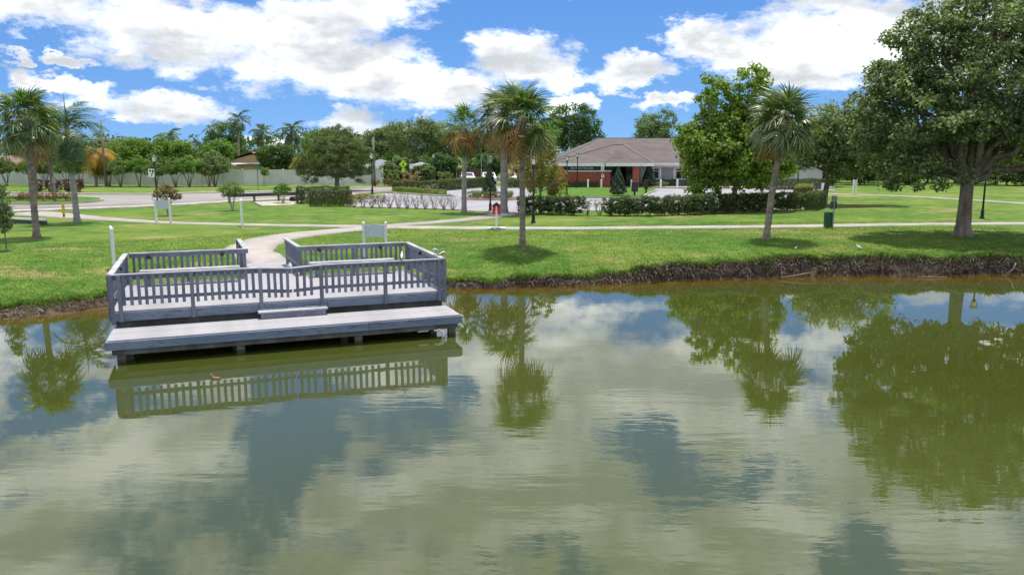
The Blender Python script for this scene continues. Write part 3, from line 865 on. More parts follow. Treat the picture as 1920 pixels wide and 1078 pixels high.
# ------------------------------------------------------------------ clubhouse
def build_clubhouse():
    G = 1.06
    root = empty('clubhouse', (14, 96, G), 0, 'single-storey clubhouse with brown hip roof, red brick entrance wall and grey siding', 'building')
    def L(x, y, z): return (x - 14, y - 96, z)
    def bx(name, x0, x1, y0, y1, z0, z1, mat, parent=root, bevel=0):
        return MB().box(L((x0 + x1) / 2, (y0 + y1) / 2, (z0 + z1) / 2), (x1 - x0, y1 - y0, z1 - z0)).build(name, mat, parent, bevel=bevel)
    bx('wall', 15.2, 37, 96.2, 115, -.2, 2.72, M['siding'])
    bx('wall', 5.4, 15.2, 97.4, 115, -.2, 2.70, M['siding'])
    # main hip roof
    def hip(name, x0, x1, y0, y1, z0, rx0, rx1, ry, rz, parent=root, th=.0):
        mb = MB()
        mb.add([L(x0, y0, z0), L(x1, y0, z0), L(x1, y1, z0), L(x0, y1, z0), L(rx0, ry, rz), L(rx1, ry, rz)],
               [(0, 1, 5, 4), (1, 2, 5), (2, 3, 4, 5), (3, 0, 4), (3, 2, 1, 0)])
        return mb.build(name, M['roof_shingle'], parent)
    hip('roof', 4.2, 38.2, 95.3, 116.5, 2.72, 11.4, 31.0, 105.8, 5.75)
    r2 = hip('porch_roof', 4.0, 16.2, 92.2, 104.0, 2.74, 12.2, 13.6, 98.6, 4.86)
    mb = MB()
    mb.add([L(10.6, 91.6, 2.76), L(14.5, 91.6, 2.76), L(14.5, 96.0, 2.76), L(10.6, 96.0, 2.76), L(12.55, 96.6, 4.30)], [(0, 1, 4), (1, 2, 4), (3, 0, 4), (3, 2, 1, 0)])
    mb.build('entry_hip', M['roof_shingle'], root)
    # ridge cap strips
    for a, b in (((11.4, 105.8, 5.76), (31, 105.8, 5.76)), ((12.2, 98.6, 4.87), (13.6, 98.6, 4.87)), ((4.2, 95.3, 2.74), (11.4, 105.8, 5.76)), ((4.0, 92.2, 2.76), (12.2, 98.6, 4.87)), ((16.2, 92.2, 2.76), (13.6, 98.6, 4.87))):
        MB().beam(L(*a), L(*b), .28, .03).build('ridge_cap', M['pale_shingle'], root)
    MB().add([L(16.2, 92.2, 2.752), L(16.2, 97.6, 2.752), L(13.9, 98.75, 4.86), L(13.45, 98.4, 4.87)], [(0, 1, 2, 3)]).build('sunlit_slope', M['pale_shingle'], root)  # paler tone paints sunlight onto the porch roof's right slope
    # fascia and gutters
    bx('fascia', 4.0, 10.58, 92.05, 92.18, 2.38, 2.73, M['white_paint'])
    bx('fascia', 10.6, 14.5, 91.45, 91.58, 2.38, 2.75, M['white_paint'])
    bx('fascia', 14.52, 16.2, 92.05, 92.18, 2.38, 2.73, M['white_paint'])
    bx('fascia', 16.22, 38.2, 95.12, 95.28, 2.40, 2.71, M['white_paint'])
    bx('fascia', 3.85, 3.98, 92.2, 100, 2.38, 2.73, M['white_paint'])
    bx('soffit', 4.1, 16.1, 92.25, 97.35, 2.42, 2.46, M['siding'])
    bx('soffit', 16.2, 38.0, 95.3, 96.15, 2.42, 2.46, M['white_paint'])
    bx('frieze', 16.3, 37, 96.06, 96.17, 2.14, 2.415, M['white_paint'])
    # entrance: low brick wall with white cap, sign board, dark recess, brick columns
    bx('brick_wall', 5.2, 11.3, 92.75, 93.05, -.2, 1.74, M['brick'])
    for x in (6.6, 8.0, 9.4):
        bx('brick_pier', x - .06, x + .06, 92.70, 92.745, -.2, 1.735, M['brick'])
    bx('wall_cap', 5.1, 11.42, 92.62, 93.15, 1.745, 1.90, M['white_paint'])
    bx('brick_wall', 11.0, 11.3, 93.06, 97.3, -.2, 1.735, M['brick'])
    bx('brick_column', 13.75, 14.45, 91.75, 92.45, -.2, 2.375, M['brick'])
    bx('brick_column', 5.2, 5.9, 92.1, 92.6, -.2, 2.375, M['brick'])
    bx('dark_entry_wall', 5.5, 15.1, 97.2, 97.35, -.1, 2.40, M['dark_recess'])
    sb = bx('sign_board', 4.9, 11.6, 92.48, 92.56, 1.96, 2.37, M['sign_green'])
    # lettering
    cu = bpy.data.curves.new('lettering', 'FONT')
    cu.body = 'NE PLANTATION'
    cu.size = 0.40; cu.extrude = 0.008; cu.space_character = 1.12
    tmp = bpy.data.objects.new('tmp', cu); col.objects.link(tmp)
    me = bpy.data.meshes.new_from_object(tmp.evaluated_get(bpy.context.evaluated_depsgraph_get()))
    bpy.data.objects.remove(tmp)
    me.materials.clear(); me.materials.append(M['lettering'])
    wdt = max(v.co.x for v in me.vertices)
    o = link_mesh('lettering', me, None, sb)
    sx = 2.55 / wdt
    o.scale = (sx, 1.0, 1.0)
    o.rotation_euler = (R(90), 0, 0)
    o.location = L(6.72, 92.465, 2.03)
    bx('plaque', 10.25, 10.6, 92.70, 92.74, 1.05, 1.45, M['white_paint'])
    # glazed doors
    for x in (11.7, 12.75, 13.8):
        d = bx('glass_door', x, x + .95, 97.08, 97.14, 0, 2.15, M['dark_glass'])
        bx('frame', x - .05, x - .005, 97.06, 97.16, 0, 2.2, M['galvanised'], d)
    bx('sidelight', 14.55, 15.1, 96.0, 96.06, .1, 2.1, M['dark_glass'])
    bx('frame', 15.12, 15.2, 95.98, 96.19, -.1, 2.4, M['galvanised'])
    bx('blind', 11.55, 11.85, 97.0, 97.05, .6, 1.8, M['siding'])
    # right wing windows and panels
    def window(x0, x1, z0, z1, bars=1):
        p = bx('window', x0, x1, 96.12, 96.18, z0, z1, M['dark_glass'])
        f = .07
        bx('frame', x0 - f, x1 + f, 96.04, 96.16, z1, z1 + f, M['white_paint'], p)
        bx('sill', x0 - .12, x1 + .12, 96.0, 96.16, z0 - .12, z0, M['white_paint'], p)
        for x in [x0 - f / 2, x1 + f / 2]:
            bx('frame', x - f / 2, x + f / 2, 96.05, 96.16, z0, z1, M['white_paint'], p)
        for k in range(1, bars + 1):
            x = x0 + (x1 - x0) * k / (bars + 1)
            bx('mullion', x - .035, x + .035, 96.06, 96.115, z0, z1, M['white_paint'], p)
        bx('mullion', x0, x1, 96.065, 96.117, z1 - .32, z1 - .26, M['white_paint'], p)
    window(16.25, 17.45, .85, 2.02)
    window(19.55, 21.6, .85, 2.02, 2)
    window(24.4, 26.4, .85, 2.02, 2)
    window(29, 31, .85, 2.02, 2)
    for x0, x1 in ((17.75, 19.2), (22.0, 23.9), (26.8, 28.6)):
        p = bx('panel', x0, x1, 96.02, 96.18, .1, 2.12, M['grey_panel'] if 'grey_panel' in M else M['siding'])
        bx('trim', x0 - .19, x0 - .01, 95.98, 96.185, .1, 2.12, M['white_paint'], p)
        bx('trim', x1 + .01, x1 + .19, 95.98, 96.185, .1, 2.12, M['white_paint'], p)
    MB().tube([L(16.5, 95.1, 2.38), L(16.2, 95.2, 2.25), L(15.6, 95.6, 2.0), L(15.5, 95.9, 1.9), L(15.5, 95.9, 0)], [.05] * 5, 8).build('downspout', M['white_paint'], root, True)
    return root
paint('grey_panel', (0.30, 0.32, 0.35), (0.27, 0.29, 0.32), 0.7, 1.2)
build_clubhouse()

# ------------------------------------------------------------------ houses beyond the fence
def house(label, x, y, wx, wy, eave, ridge, wall, roof, rz=0, gable=False, z=0.9, windows=2, s=1.0):
    root = empty('house', (x, y, z), rz, label, 'house')
    root.scale = (s, s, s)
    hx, hy = wx / 2, wy / 2
    MB().box((0, 0, eave / 2 - .1), (wx, wy, eave + .2)).build('wall', wall, root)
    ov = .5
    X, Y = hx + ov, hy + ov
    mb = MB()
    if gable:
        mb.add([(-X, -Y, eave), (X, -Y, eave), (X, Y, eave), (-X, Y, eave), (-.0, -Y, ridge), (.0, Y, ridge)], [(0, 4, 5, 3), (1, 2, 5, 4), (0, 3, 2, 1)])
        r = mb.build('roof', roof, root)
        MB().add([(-hx, -hy - .01, eave), (hx, -hy - .01, eave), (0, -hy - .01, ridge - .35)], [(0, 1, 2)]).build('gable_wall', wall, root)
    else:
        k = max(.2, X - Y)
        mb.add([(-X, -Y, eave), (X, -Y, eave), (X, Y, eave), (-X, Y, eave), (-k, 0, ridge), (k, 0, ridge)], [(0, 1, 5, 4), (1, 2, 5), (2, 3, 4, 5), (3, 0, 4), (3, 2, 1, 0)])
        r = mb.build('roof', roof, root)
    MB().beam((-X, -Y - .03, eave - .08), (X, -Y - .03, eave - .08), .06, .2).build('fascia', M['white_paint'], root)
    for i in range(windows):
        wxp = -hx + (i + .6) * wx / (windows + .2)
        p = MB().box((wxp, -hy - .02, 1.5), (1.3, .06, 1.2)).build('window', M['dark_glass'], root)
        MB().box((wxp, -hy - .06, .83), (1.5, .1, .1)).build('sill', M['white_paint'], p)
        MB().box((wxp, -hy - .06, 2.16), (1.5, .08, .1)).build('frame', M['white_paint'], p)
    return root
house('house with orange tiled gable roof beyond the pale fence', -39.5, 128, 9.5, 10, 2.5, 4.1, M['peach_stucco'], M['terracotta'], 0, True)
house('long low brown-roofed house next to the orange gable roof', -46.5, 126, 8, 7, 2.3, 3.5, M['stucco_tan'], M['brown_shingle'])
house('low house with pale flat patio roof just behind the fence', -42.5, 114, 8, 4, 2.45, 2.75, M['stucco_tan'], M['stucco_white'], windows=0)
house('house with light grey roof behind the fence and crape myrtles', -55, 124, 8, 8, 2.6, 3.9, M['stucco_tan'], M['grey_shingle'])
house('brown-roofed house at the left edge behind the trees', -78, 124, 12, 9, 2.4, 3.6, M['stucco_tan'], M['brown_shingle'])
house('pale grey house with grey roof and white garage behind the oaks', -18.2, 112, 8.5, 9, 2.9, 4.6, M['stucco_white'], M['grey_shingle'], s=.68)
house('small pale house with dark windows under the oak crowns', -12.8, 114, 6.5, 7, 2.9, 4.0, M['stucco_white'], M['grey_shingle'], s=.68)
house('tan house half hidden behind the right-hand lawn trees', 52.5, 124, 9, 8, 2.6, 3.8, M['peach_stucco'], M['brown_shingle'])
house('white house behind the shrubs at the far right lawn', 68, 128, 11, 8, 2.5, 3.6, M['stucco_white'], M['brown_shingle'])

# ------------------------------------------------------------------ fences
def build_fence():
    pts = [(-75, 104.5), (-66, 104), (-58, 103.4), (-46, 100.5), (-39.5, 100), (-31.5, 101), (-24, 102), (-16.5, 103)]
    root = empty('privacy_fence', (-40, 100, 0.9), 0, 'long pale grey privacy fence along the far side of the road', 'fence')
    q = resample(pts, .2)
    d = np.concatenate([[0], np.cumsum(np.linalg.norm(np.diff(q, axis=0), axis=1))])
    n = int(d[-1] / 2.4)
    P = np.stack([np.interp(np.linspace(0, d[-1], n + 1), d, q[:, k]) for k in (0, 1)], 1) - np.array([-40, 100])
    for i in range(n + 1):
        MB().box((P[i][0], P[i][1], 1.0), (.13, .13, 2.06)).build('post', M['fence_vinyl'], root)
        MB().tube([(P[i][0], P[i][1], 2.03), (P[i][0], P[i][1], 2.1)], [.10, .02], 4).build('post_cap', M['fence_vinyl'], root)
        if i < n:
            a, b = P[i], P[i + 1]
            MB().beam((a[0], a[1], .98), (b[0], b[1], .98), .05, 1.8).build('panel', M['fence_vinyl'], root)
            MB().beam((a[0], a[1], 1.9), (b[0], b[1], 1.9), .09, .09).build('rail', M['fence_vinyl'], root)
build_fence()
r_ = empty('wooden_fence', (-7, 113, .9), 0, 'dark brown board fence behind the parked cars', 'fence')
for i in range(14):
    MB().box((-3.6 + i * .52, 0, .9), (.48, .04, 1.8 + .04 * math.sin(i * 7))).build('board', M['wood_fence'], r_)
for zz in (.5, 1.4):
    MB().box((0, .06, zz), (7.4, .06, .1)).build('rail', M['wood_fence'], r_)

# ------------------------------------------------------------------ palms
def fan_frond_mesh(name, mat, seed, petiole=.85, blade=1.05, nseg=25):
    rng = np.random.default_rng(seed)
    mb = MB()
    mb.tube([(0, 0, 0), (petiole * .5, 0, .03), (petiole, 0, 0)], [.022, .016, .012], 4, False)
    V = [np.array(mb.v)]; F = [np.array(mb.f)]; k = len(mb.v)
    for i in range(nseg):
        a = (-1 + 2 * (i + .5) / nseg) * R(128) + rng.normal(0, .03)
        L = blade * (1 - .32 * (abs(a) / R(128)) ** 2) * rng.uniform(.88, 1.1)
        d = np.array([math.cos(a), math.sin(a), .30 * abs(math.sin(a)) + .12])
        d /= np.linalg.norm(d)
        sd = np.array([-math.sin(a), math.cos(a), 0])
        o = np.array([petiole, 0, 0]) + np.array([.16 * math.cos(a) * (1 if math.cos(a) > 0 else .2), 0, 0])
        droop = rng.uniform(.65, 1.35)
        pts = []
        for t in (0, .35, .68, 1.0):
            p = o + d * L * t
            p[2] -= droop * L * max(0, t - .22) ** 1.55
            p = p + sd * rng.normal(0, .015) * t
            pts.append(p)
        wd = (.014, .042, .032, .005)
        tilt = np.array([0, 0, .012])
        vs = []
        for p, w_ in zip(pts, wd):
            vs += [p - sd * w_ + tilt, p + sd * w_]
        V.append(np.array(vs)); b = k
        F.append(np.array([(b, b + 1, b + 3, b + 2), (b + 2, b + 3, b + 5, b + 4), (b + 4, b + 5, b + 7, b + 6)]))
        k += 8
    return np_mesh(name, np.concatenate(V), np.concatenate(F), mat)

def feather_frond_mesh(name, mat, seed, L=2.4, nl=34, ll=.62, arch=1.0, lw=.028):
    rng = np.random.default_rng(seed)
    def rach(t):
        return np.array([L * t * (1 - .18 * t * t), 0, L * (.42 * t - arch * .78 * t * t)])
    mb = MB()
    ts = np.linspace(0, 1, 8)
    mb.tube([tuple(rach(t)) for t in ts], list(np.linspace(.028, .006, 8)), 4, False)
    V = [np.array(mb.v)]; F = [np.array(mb.f)]; k = len(mb.v)
    for i in range(nl):
        t = .14 + .86 * (i + .5) / nl
        p = rach(t); d = rach(min(1, t + .02)) - rach(t - .02); d /= np.linalg.norm(d)
        for s in (-1, 1):
            sd = np.array([0, s, 0.]); l = ll * (math.sin(math.pi * (.12 + .80 * t)) ** .6) * rng.uniform(.8, 1.15)
            dr = unit(sd * 1.0 + d * rng.uniform(.35, .8) + np.array([0, 0, rng.uniform(-.15, .35)]))
            q0 = p; q1 = p + dr * l * .5; q2 = p + dr * l; q1 = q1 - np.array([0, 0, .06 * l]); q2 = q2 - np.array([0, 0, rng.uniform(.28, .6) * l])
            wv = d * lw
            V.append(np.array([q0 - wv * .5, q0 + wv * .5, q1 + wv, q1 - wv, q2 + wv * .15, q2 - wv * .15]))
            F.append(np.array([(k, k + 1, k + 2, k + 3), (k + 3, k + 2, k + 4, k + 5)])); k += 6
    return np_mesh(name, np.concatenate(V), np.concatenate(F), mat)

FAN = {
    'olive': [fan_frond_mesh('fan_frond', M['palm_leaf'], s) for s in (1, 2, 3)],
    'green': [fan_frond_mesh('fan_frond', M['palm_leaf_green'], s, 1.0, .9) for s in (4, 5, 6)],
    'brown': [fan_frond_mesh('fan_frond', M['palm_leaf_brown'], s, .75, .95, 24) for s in (7, 8)],
}
FEATHER = {
    'queen': [feather_frond_mesh('feather_frond', M['queen_leaf'], s) for s in (1, 2, 3)],
    'yellow': [feather_frond_mesh('feather_frond', M['yellow_palm_leaf'], s, arch=1.5, lw=.045, ll=.75) for s in (4, 5)],
    'far': [feather_frond_mesh('feather_frond', M['queen_leaf'], s, lw=.055, nl=26, ll=.7) for s in (6, 7)],
}

def palm_trunk(root, pts, r0, r1, mat, boots=True, seed=0):
    rnd = random.Random(seed)
    P = resample3(pts, 46)
    rad = []
    for i, p in enumerate(P):
        t = i / (len(P) - 1)
        r = r0 + (r1 - r0) * t
        if t < .08: r *= 1 + .35 * (1 - t / .08)
        rad.append(r * (1.06 if i % 2 else .94) * rnd.uniform(.95, 1.05))
    mb = MB().tube(P, rad, 12)
    return mb.build('trunk', mat, root, True)

def resample3(pts, n):
    pts = np.array(pts, float)
    d = np.concatenate([[0], np.cumsum(np.linalg.norm(np.diff(pts, axis=0), axis=1))])
    # quadratic-ish smoothing
    t = np.linspace(0, d[-1], n)
    Q = np.stack([np.interp(t, d, pts[:, k]) for k in range(3)], 1)
    for _ in range(2):
        Q[1:-1] = (Q[:-2] + 2 * Q[1:-1] + Q[2:]) / 4
    return [tuple(q) for q in Q]

def sabal(label, x, y, h, r, scale=1.0, lean=(0, 0), n=38, brown=.1, kinds=('olive',), seed=1, group='fan palms on the lawn', trunk='palm_trunk', pit=(76, -52), squash=1.0):
    rnd = random.Random(seed)
    z = gz(x, y) - .05
    root = empty('fan_palm', (x, y, z), rnd.uniform(0, 6), label, 'palm', group)
    lx, ly = lean
    root.rotation_euler = (0, 0, 0)
    palm_trunk(root, [(0, 0, 0), (lx * .25, ly * .25, h * .4), (lx, ly, h)], r * 1.1, r * .92, M[trunk], seed=seed)
    # boots: a swollen fibrous head under the fronds
    mb = MB(); mb.tube([(lx, ly, h - .45), (lx, ly, h - .1), (lx, ly, h + .35), (lx, ly, h + .7)], [r * .95, r * 1.5, r * 1.3, r * .4], 10)
    mb.build('crown_base', M['bark'], root, True)
    for i in range(n):
        t = (i + .5) / n
        yaw = i * 2.39996 + rnd.uniform(-.25, .25)
        pitch = R(pit[0] + (pit[1] - pit[0]) * t ** .85 + rnd.uniform(-9, 9))
        kind = 'brown' if (t > 1 - brown * 1.6 and rnd.random() < .7) else rnd.choice(kinds)
        me = rnd.choice(FAN[kind])
        s = scale * rnd.uniform(.86, 1.12)
        hz = h + .72 * (1 - t) - .02
        rot = (Matrix.Rotation(yaw, 3, 'Z') @ Matrix.Rotation(-pitch, 3, 'Y') @ Matrix.Rotation(rnd.uniform(-.5, .5), 3, 'X')).to_euler()
        inst('frond', me, root, (lx + math.cos(yaw) * r * .8, ly + math.sin(yaw) * r * .8, hz), rot, (s, s, s))
    return root

def queen(label, x, y, h, r, scale=1.0, lean=(0, 0), n=18, kind='queen', seed=1, group='feather palms', pit=(75, -35), base=None, joined=False, spear=False):
    rnd = random.Random(seed)
    z = (gz(x, y) if base is None else base) - .05
    root = empty('feather_palm', (x, y, z), 0, label, 'palm', group)
    lx, ly = lean
    palm_trunk(root, [(0, 0, 0), (lx * .3, ly * .3, h * .4), (lx, ly, h)], r * 1.1, r * .85, M['grey_trunk'], seed=seed)
    MB().tube([(lx, ly, h - .1), (lx, ly, h + .25), (lx, ly, h + .8)], [r * .95, r * .9, r * .25], 8).build('crown_shaft', M['street_stem'], root, True)
    if spear:
        MB().tube([(lx, ly, h + .7), (lx - .02, ly, h + 1.5), (lx - .05, ly, h + 2.6)], [.05, .035, .008], 6).build('spear_leaf', M['street_stem'], root, True)
    for i in range(n):
        t = (i + .5) / n
        yaw = i * 2.39996 + rnd.uniform(-.3, .3)
        pitch = R(pit[0] + (pit[1] - pit[0]) * t + rnd.uniform(-10, 10)) - R(18)
        s = scale * rnd.uniform(.85, 1.12)
        rot = (Matrix.Rotation(yaw, 3, 'Z') @ Matrix.Rotation(-pitch, 3, 'Y') @ Matrix.Rotation(rnd.uniform(-.35, .35), 3, 'X')).to_euler()
        inst('frond', rnd.choice(FEATHER[kind]), root, (lx, ly, h + .45 * (1 - t)), rot, (s, s, s))
    return root
paint('street_stem', (0.10, 0.13, 0.05), (0.16, 0.17, 0.08), 0.7, 3.0)

sabal('tall fan palm on the lawn right of the dock, trunk bare at mid-lawn', .48, 36.1, 5.2, .13, .88, (-.05, .0), 42, .24, ('olive', 'olive', 'green'), 11)
sabal('large fan palm nearest the left edge, its shadow on the lawn', -23.6, 39.55, 5.4, .15, .84, (.0, .1), 40, .04, ('olive', 'green'), 12)
sabal('leaning fan palm between the library box and the big oak', 12.39, 38.8, 5.15, .15, .91, (.55, .1), 42, .10, ('olive',), 13)
sabal('fan palm standing just behind the tall lawn palm, by the parking lot', -.55, 55.3, 6.0, .24, 1.15, (.0, .0), 36, .2, ('olive',), 14, trunk='grey_trunk')
sabal('slim fan palm with a ragged skirt beside the bare shrubs', -3.36, 56.1, 5.3, .17, .88, (.1, 0), 30, .35, ('green',), 15, trunk='grey_trunk', pit=(85, -80))
sabal('fan palm on the road median behind the left-hand palm', -40.6, 71.4, 4.9, .17, 1.35, (-.5, 0), 38, .25, ('olive',), 16, group='fan palms by the road')
sabal('thin fan palm on the road median with a straight grey trunk', -43.5, 73.5, 5.4, .15, 1.2, (.2, 0), 30, .2, ('olive', 'green'), 17, group='fan palms by the road')
queen('ragged feather palm with dark drooping fronds beside the left footpath', -25.9, 47.6, 5.1, .17, .95, (-.1, 0), 30, 'queen', 21, pit=(88, -75), spear=True)
queen('yellowing feather palm in front of the fence at left', -50.6, 98, 3.7, .17, 1.05, (.2, 0), 30, 'yellow', 22, pit=(60, -50))
queen('tall thin feather palm behind the fence, right of a twin', -44.6, 132, 8.9, .17, 1.0, (.3, 0), 16, 'far', 23, base=.9, group='feather palms behind the fence')
queen('slightly shorter feather palm behind the fence, left of a twin', -46.9, 128, 7.4, .2, .8, (-.2, 0), 12, 'far', 24, base=.9, group='feather palms behind the fence', pit=(60, -70))
queen('feather palm rising over the light grey roof behind the fence', -57, 135, 5.9, .18, 1.15, (0, 0), 18, 'far', 25, base=.9, group='feather palms behind the fence')
queen('feather palm amid the dark trees left of the orange roof', -43.0, 140, 7.2, .18, 1.1, (0, 0), 16, 'far', 26, base=.9, group='feather palms behind the fence')
queen('feather palm with a full crown above the orange gable roof', -38.5, 142, 7.4, .18, 1.2, (0, 0), 18, 'far', 27, base=.9, group='feather palms behind the fence')

# ------------------------------------------------------------------ broadleaf trees
def sph(rng, n):
    return unit(rng.normal(0, 1, (n, 3)))

def crown_clusters(lobes, k, rng, shell=.72):
    Wt = np.array([l[3] * l[4] * l[5] for l in lobes]) ** .75
    idx = rng.choice(len(lobes), k, p=Wt / Wt.sum())
    Lb = np.array(lobes)[idx]
    d = sph(rng, k)
    rr = shell + (1 - shell) * rng.uniform(0, 1, k) ** .6
    inner = rng.uniform(0, 1, k) < .12
    rr = np.where(inner, rng.uniform(.25, .75, k), rr)
    return Lb[:, :3] + d * Lb[:, 3:6] * rr[:, None], idx

def cluster_leaves(C, cr, per, size, rng, center, **kw):
    k = len(C)
    R_ = cr * rng.uniform(.65, 1.35, k)
    n = k * per
    c = np.repeat(C, per, 0); r = np.repeat(R_, per)
    d = sph(rng, n)
    rad = r * rng.uniform(0, 1, n) ** .45
    P = c + d * rad[:, None] * np.array([1, 1, .72])
    out = unit(P - center)
    return leaves(P, d * .6 + out * .5, np.full(n, size), rng, **kw)

def limb(mb, a, b, r0, r1, rnd, n=5, wig=.12, side=6):
    a = Vector(a); b = Vector(b); L = (b - a).length
    pts = []; rad = []
    for i in range(n + 1):
        t = i / n
        p = a.lerp(b, t)
        if 0 < i < n:
            p += Vector((rnd.uniform(-1, 1), rnd.uniform(-1, 1), rnd.uniform(-.4, 1.0))) * wig * L * .5 * math.sin(math.pi * t)
        pts.append(p); rad.append(r0 + (r1 - r0) * t)
    mb.tube(pts, rad, side)
    return pts

def tree(name, label, cat, x, y, trunk_h, tr, lobes, k, cr, per, leaf, lmat, bark='bark', seed=1, group=None, lean=(0, 0), base=None, flare=1.5, stems=1, aspect=.6, twigs=14, shell=.72, lobe_limbs=True, side=10):
    rng = np.random.default_rng(seed); rnd = random.Random(seed)
    z = (gz(x, y) if base is None else base)
    root = empty(name, (x, y, z - .04), 0, label, cat, group)
    mb = MB()
    tops = []
    for s in range(stems):
        if stems == 1:
            ox, oy, lx, ly = 0, 0, lean[0], lean[1]
        else:
            a = s * 2 * math.pi / stems + rnd.uniform(-.4, .4)
            ox, oy = math.cos(a) * tr * 1.3, math.sin(a) * tr * 1.3
            sp = trunk_h * rnd.uniform(.2, .38)
            lx, ly = math.cos(a) * sp + lean[0], math.sin(a) * sp + lean[1]
        pts = resample3([(ox, oy, -.1), (ox + lx * .3, oy + ly * .3, trunk_h * .45), (ox + lx, oy + ly, trunk_h)], 9)
        rad = []
        for i in range(9):
            t = i / 8
            rad.append(tr * (1 - .22 * t) * (1 + (flare - 1) * max(0, 1 - t / .28) ** 2) * rnd.uniform(.96, 1.04))
        mb.tube(pts, rad, side)
        tops.append(Vector(pts[-1]))
    C, idx = crown_clusters(lobes, k, rng, shell)
    joints = []
    for l in lobes:
        t0 = rnd.choice(tops)
        tgt = Vector(l[:3])
        if lobe_limbs:
            p = limb(mb, t0 - Vector((0, 0, trunk_h * .06)), tgt, tr * rnd.uniform(.42, .6), tr * .16, rnd, 6, .22, 7)
            joints += p[2:]
        else:
            joints.append(t0)
    pick = list(range(k)); rnd.shuffle(pick)
    for i in pick[:twigs]:
        c = Vector(C[i])
        j = min(joints, key=lambda q: (q - c).length)
        limb(mb, j, c, tr * .14, tr * .04, rnd, 3, .2, 5)
    mb.build('trunk', M[bark], root, True)
    cen = np.mean(np.array(lobes)[:, :3], 0) - np.array([0, 0, .5])
    V, F = cluster_leaves(C, cr, per, leaf, rng, cen, aspect=aspect)
    link_mesh('crown', np_mesh('crown', V, F, M[lmat]), None, root)
    return root

# the big oak on the bank
OAK = [(-.3, 0, 7.6, 3.4, 3.4, 3.2), (-3.1, -.4, 6.0, 2.4, 2.6, 2.1), (-2.6, .6, 8.4, 2.3, 2.4, 1.9), (2.6, .2, 7.8, 2.8, 2.8, 2.6), (.6, -1.2, 10.3, 2.6, 2.4, 1.8), (-1.2, .4, 10.0, 2.0, 2.2, 1.6),
       (3.4, -.2, 5.2, 2.6, 2.6, 1.9), (-3.7, .6, 4.3, 1.7, 2.0, 1.3), (-1.7, -2.2, 5.9, 1.9, 1.6, 1.3), (2.8, -2.0, 5.8, 2.1, 1.7, 1.3), (.6, 2.6, 5.6, 2.8, 1.8, 2.0), (5.2, .4, 6.4, 1.9, 2.2, 2.0), (-4.6, .1, 6.6, 1.3, 1.5, 1.0), (.3, -2.6, 7.4, 2.2, 1.5, 1.8), (2.8, .5, 10.0, 2.2, 2.2, 1.7), (-3.4, -.6, 3.4, 1.5, 1.6, 1.0), (-4.6, .3, 5.2, 1.3, 1.5, 1.2), (-2.0, -1.6, 3.5, 1.3, 1.2, .9), (4.6, -.6, 3.8, 1.8, 1.8, 1.2), (-3.6, .2, 7.6, 1.5, 1.6, 1.3), (1.6, 2.4, 4.5, 2.4, 1.5, 1.5), (3.9, 1.8, 4.2, 2.0, 1.5, 1.4), (-1.8, 2.3, 4.4, 2.0, 1.4, 1.4), (.8, -2.4, 5.4, 1.3, 1.0, .8), (-5.0, .2, 5.7, 1.1, 1.3, 1.2), (-4.5, .3, 7.6, 1.0, 1.1, 1.0), (-1.9, .2, 11.3, 1.6, 1.6, 1.2), (.4, 0, 12.0, 1.9, 1.8, 1.0), (-3.1, .2, 9.9, 1.3, 1.4, 1.0), (2.9, .2, 11.6, 1.8, 1.8, 1.2)]
tree('oak_tree', 'huge dark oak with forked trunk on the bank at right', 'tree', 22.64, 40.05, 2.9, .365, OAK, 1080, .50, 74, .19, 'oak_leaf', 'bark', 31, 'lawn trees', twigs=90, flare=1.75, side=14)
SYC = [(-.2, 0, 4.2, 3.4, 2.8, 2.2), (-2.1, -.2, 4.9, 2.1, 2.2, 1.6), (-1.6, 0, 7.6, 1.25, 1.2, 2.2), (.9, 0, 8.4, 1.35, 1.3, 2.1), (2.2, .2, 5.8, 1.9, 1.9, 2.0), (-2.2, 0, 3.1, 1.3, 1.4, 1.3), (2.4, 0, 3.2, 1.9, 1.8, 1.5), (.2, -1.2, 2.8, 2.2, 1.5, 1.3), (-.2, 0, 6.2, 1.9, 1.9, 1.4), (-3.5, 0, 5.4, .8, 1.0, .7), (2.9, 0, 7.3, .8, 1.0, 1.0), (-2.2, -.8, 1.7, 1.2, 1.0, .8)]
tree('sycamore_tree', 'bright green broad-leaved tree with two tall tops behind the clipped hedge', 'tree', 15.81, 57.7, 2.4, .21, SYC, 760, .50, 42, .24, 'sycamore_leaf', 'pale_bark', 32, 'lawn trees', lean=(.35, 0), twigs=70, aspect=.8)
OAK2 = [(-.6, 0, 5.0, 2.6, 2.6, 1.9), (1.4, 0, 5.0, 2.6, 2.6, 2.0), (.4, 0, 6.4, 2.2, 2.2, 1.5), (-2.2, 0, 4.2, 1.7, 1.8, 1.3), (3.0, 0, 4.0, 1.8, 1.8, 1.3), (1.2, -1, 3.4, 2.2, 1.5, 1.2), (3.3, .2, 6.0, 1.6, 1.6, 1.3), (4.6, .2, 4.6, 1.7, 1.7, 1.5), (2.2, 0, 7.4, 1.4, 1.4, .9), (5.0, .4, 6.6, 1.2, 1.3, 1.1)]
tree('oak_tree', 'mid-sized dark oak between the leaning palm and the big oak', 'tree', 24.68, 63.5, 2.6, .23, OAK2, 560, .58, 50, .22, 'oak_leaf', 'bark', 33, 'lawn trees', lean=(.3, 0), twigs=50)
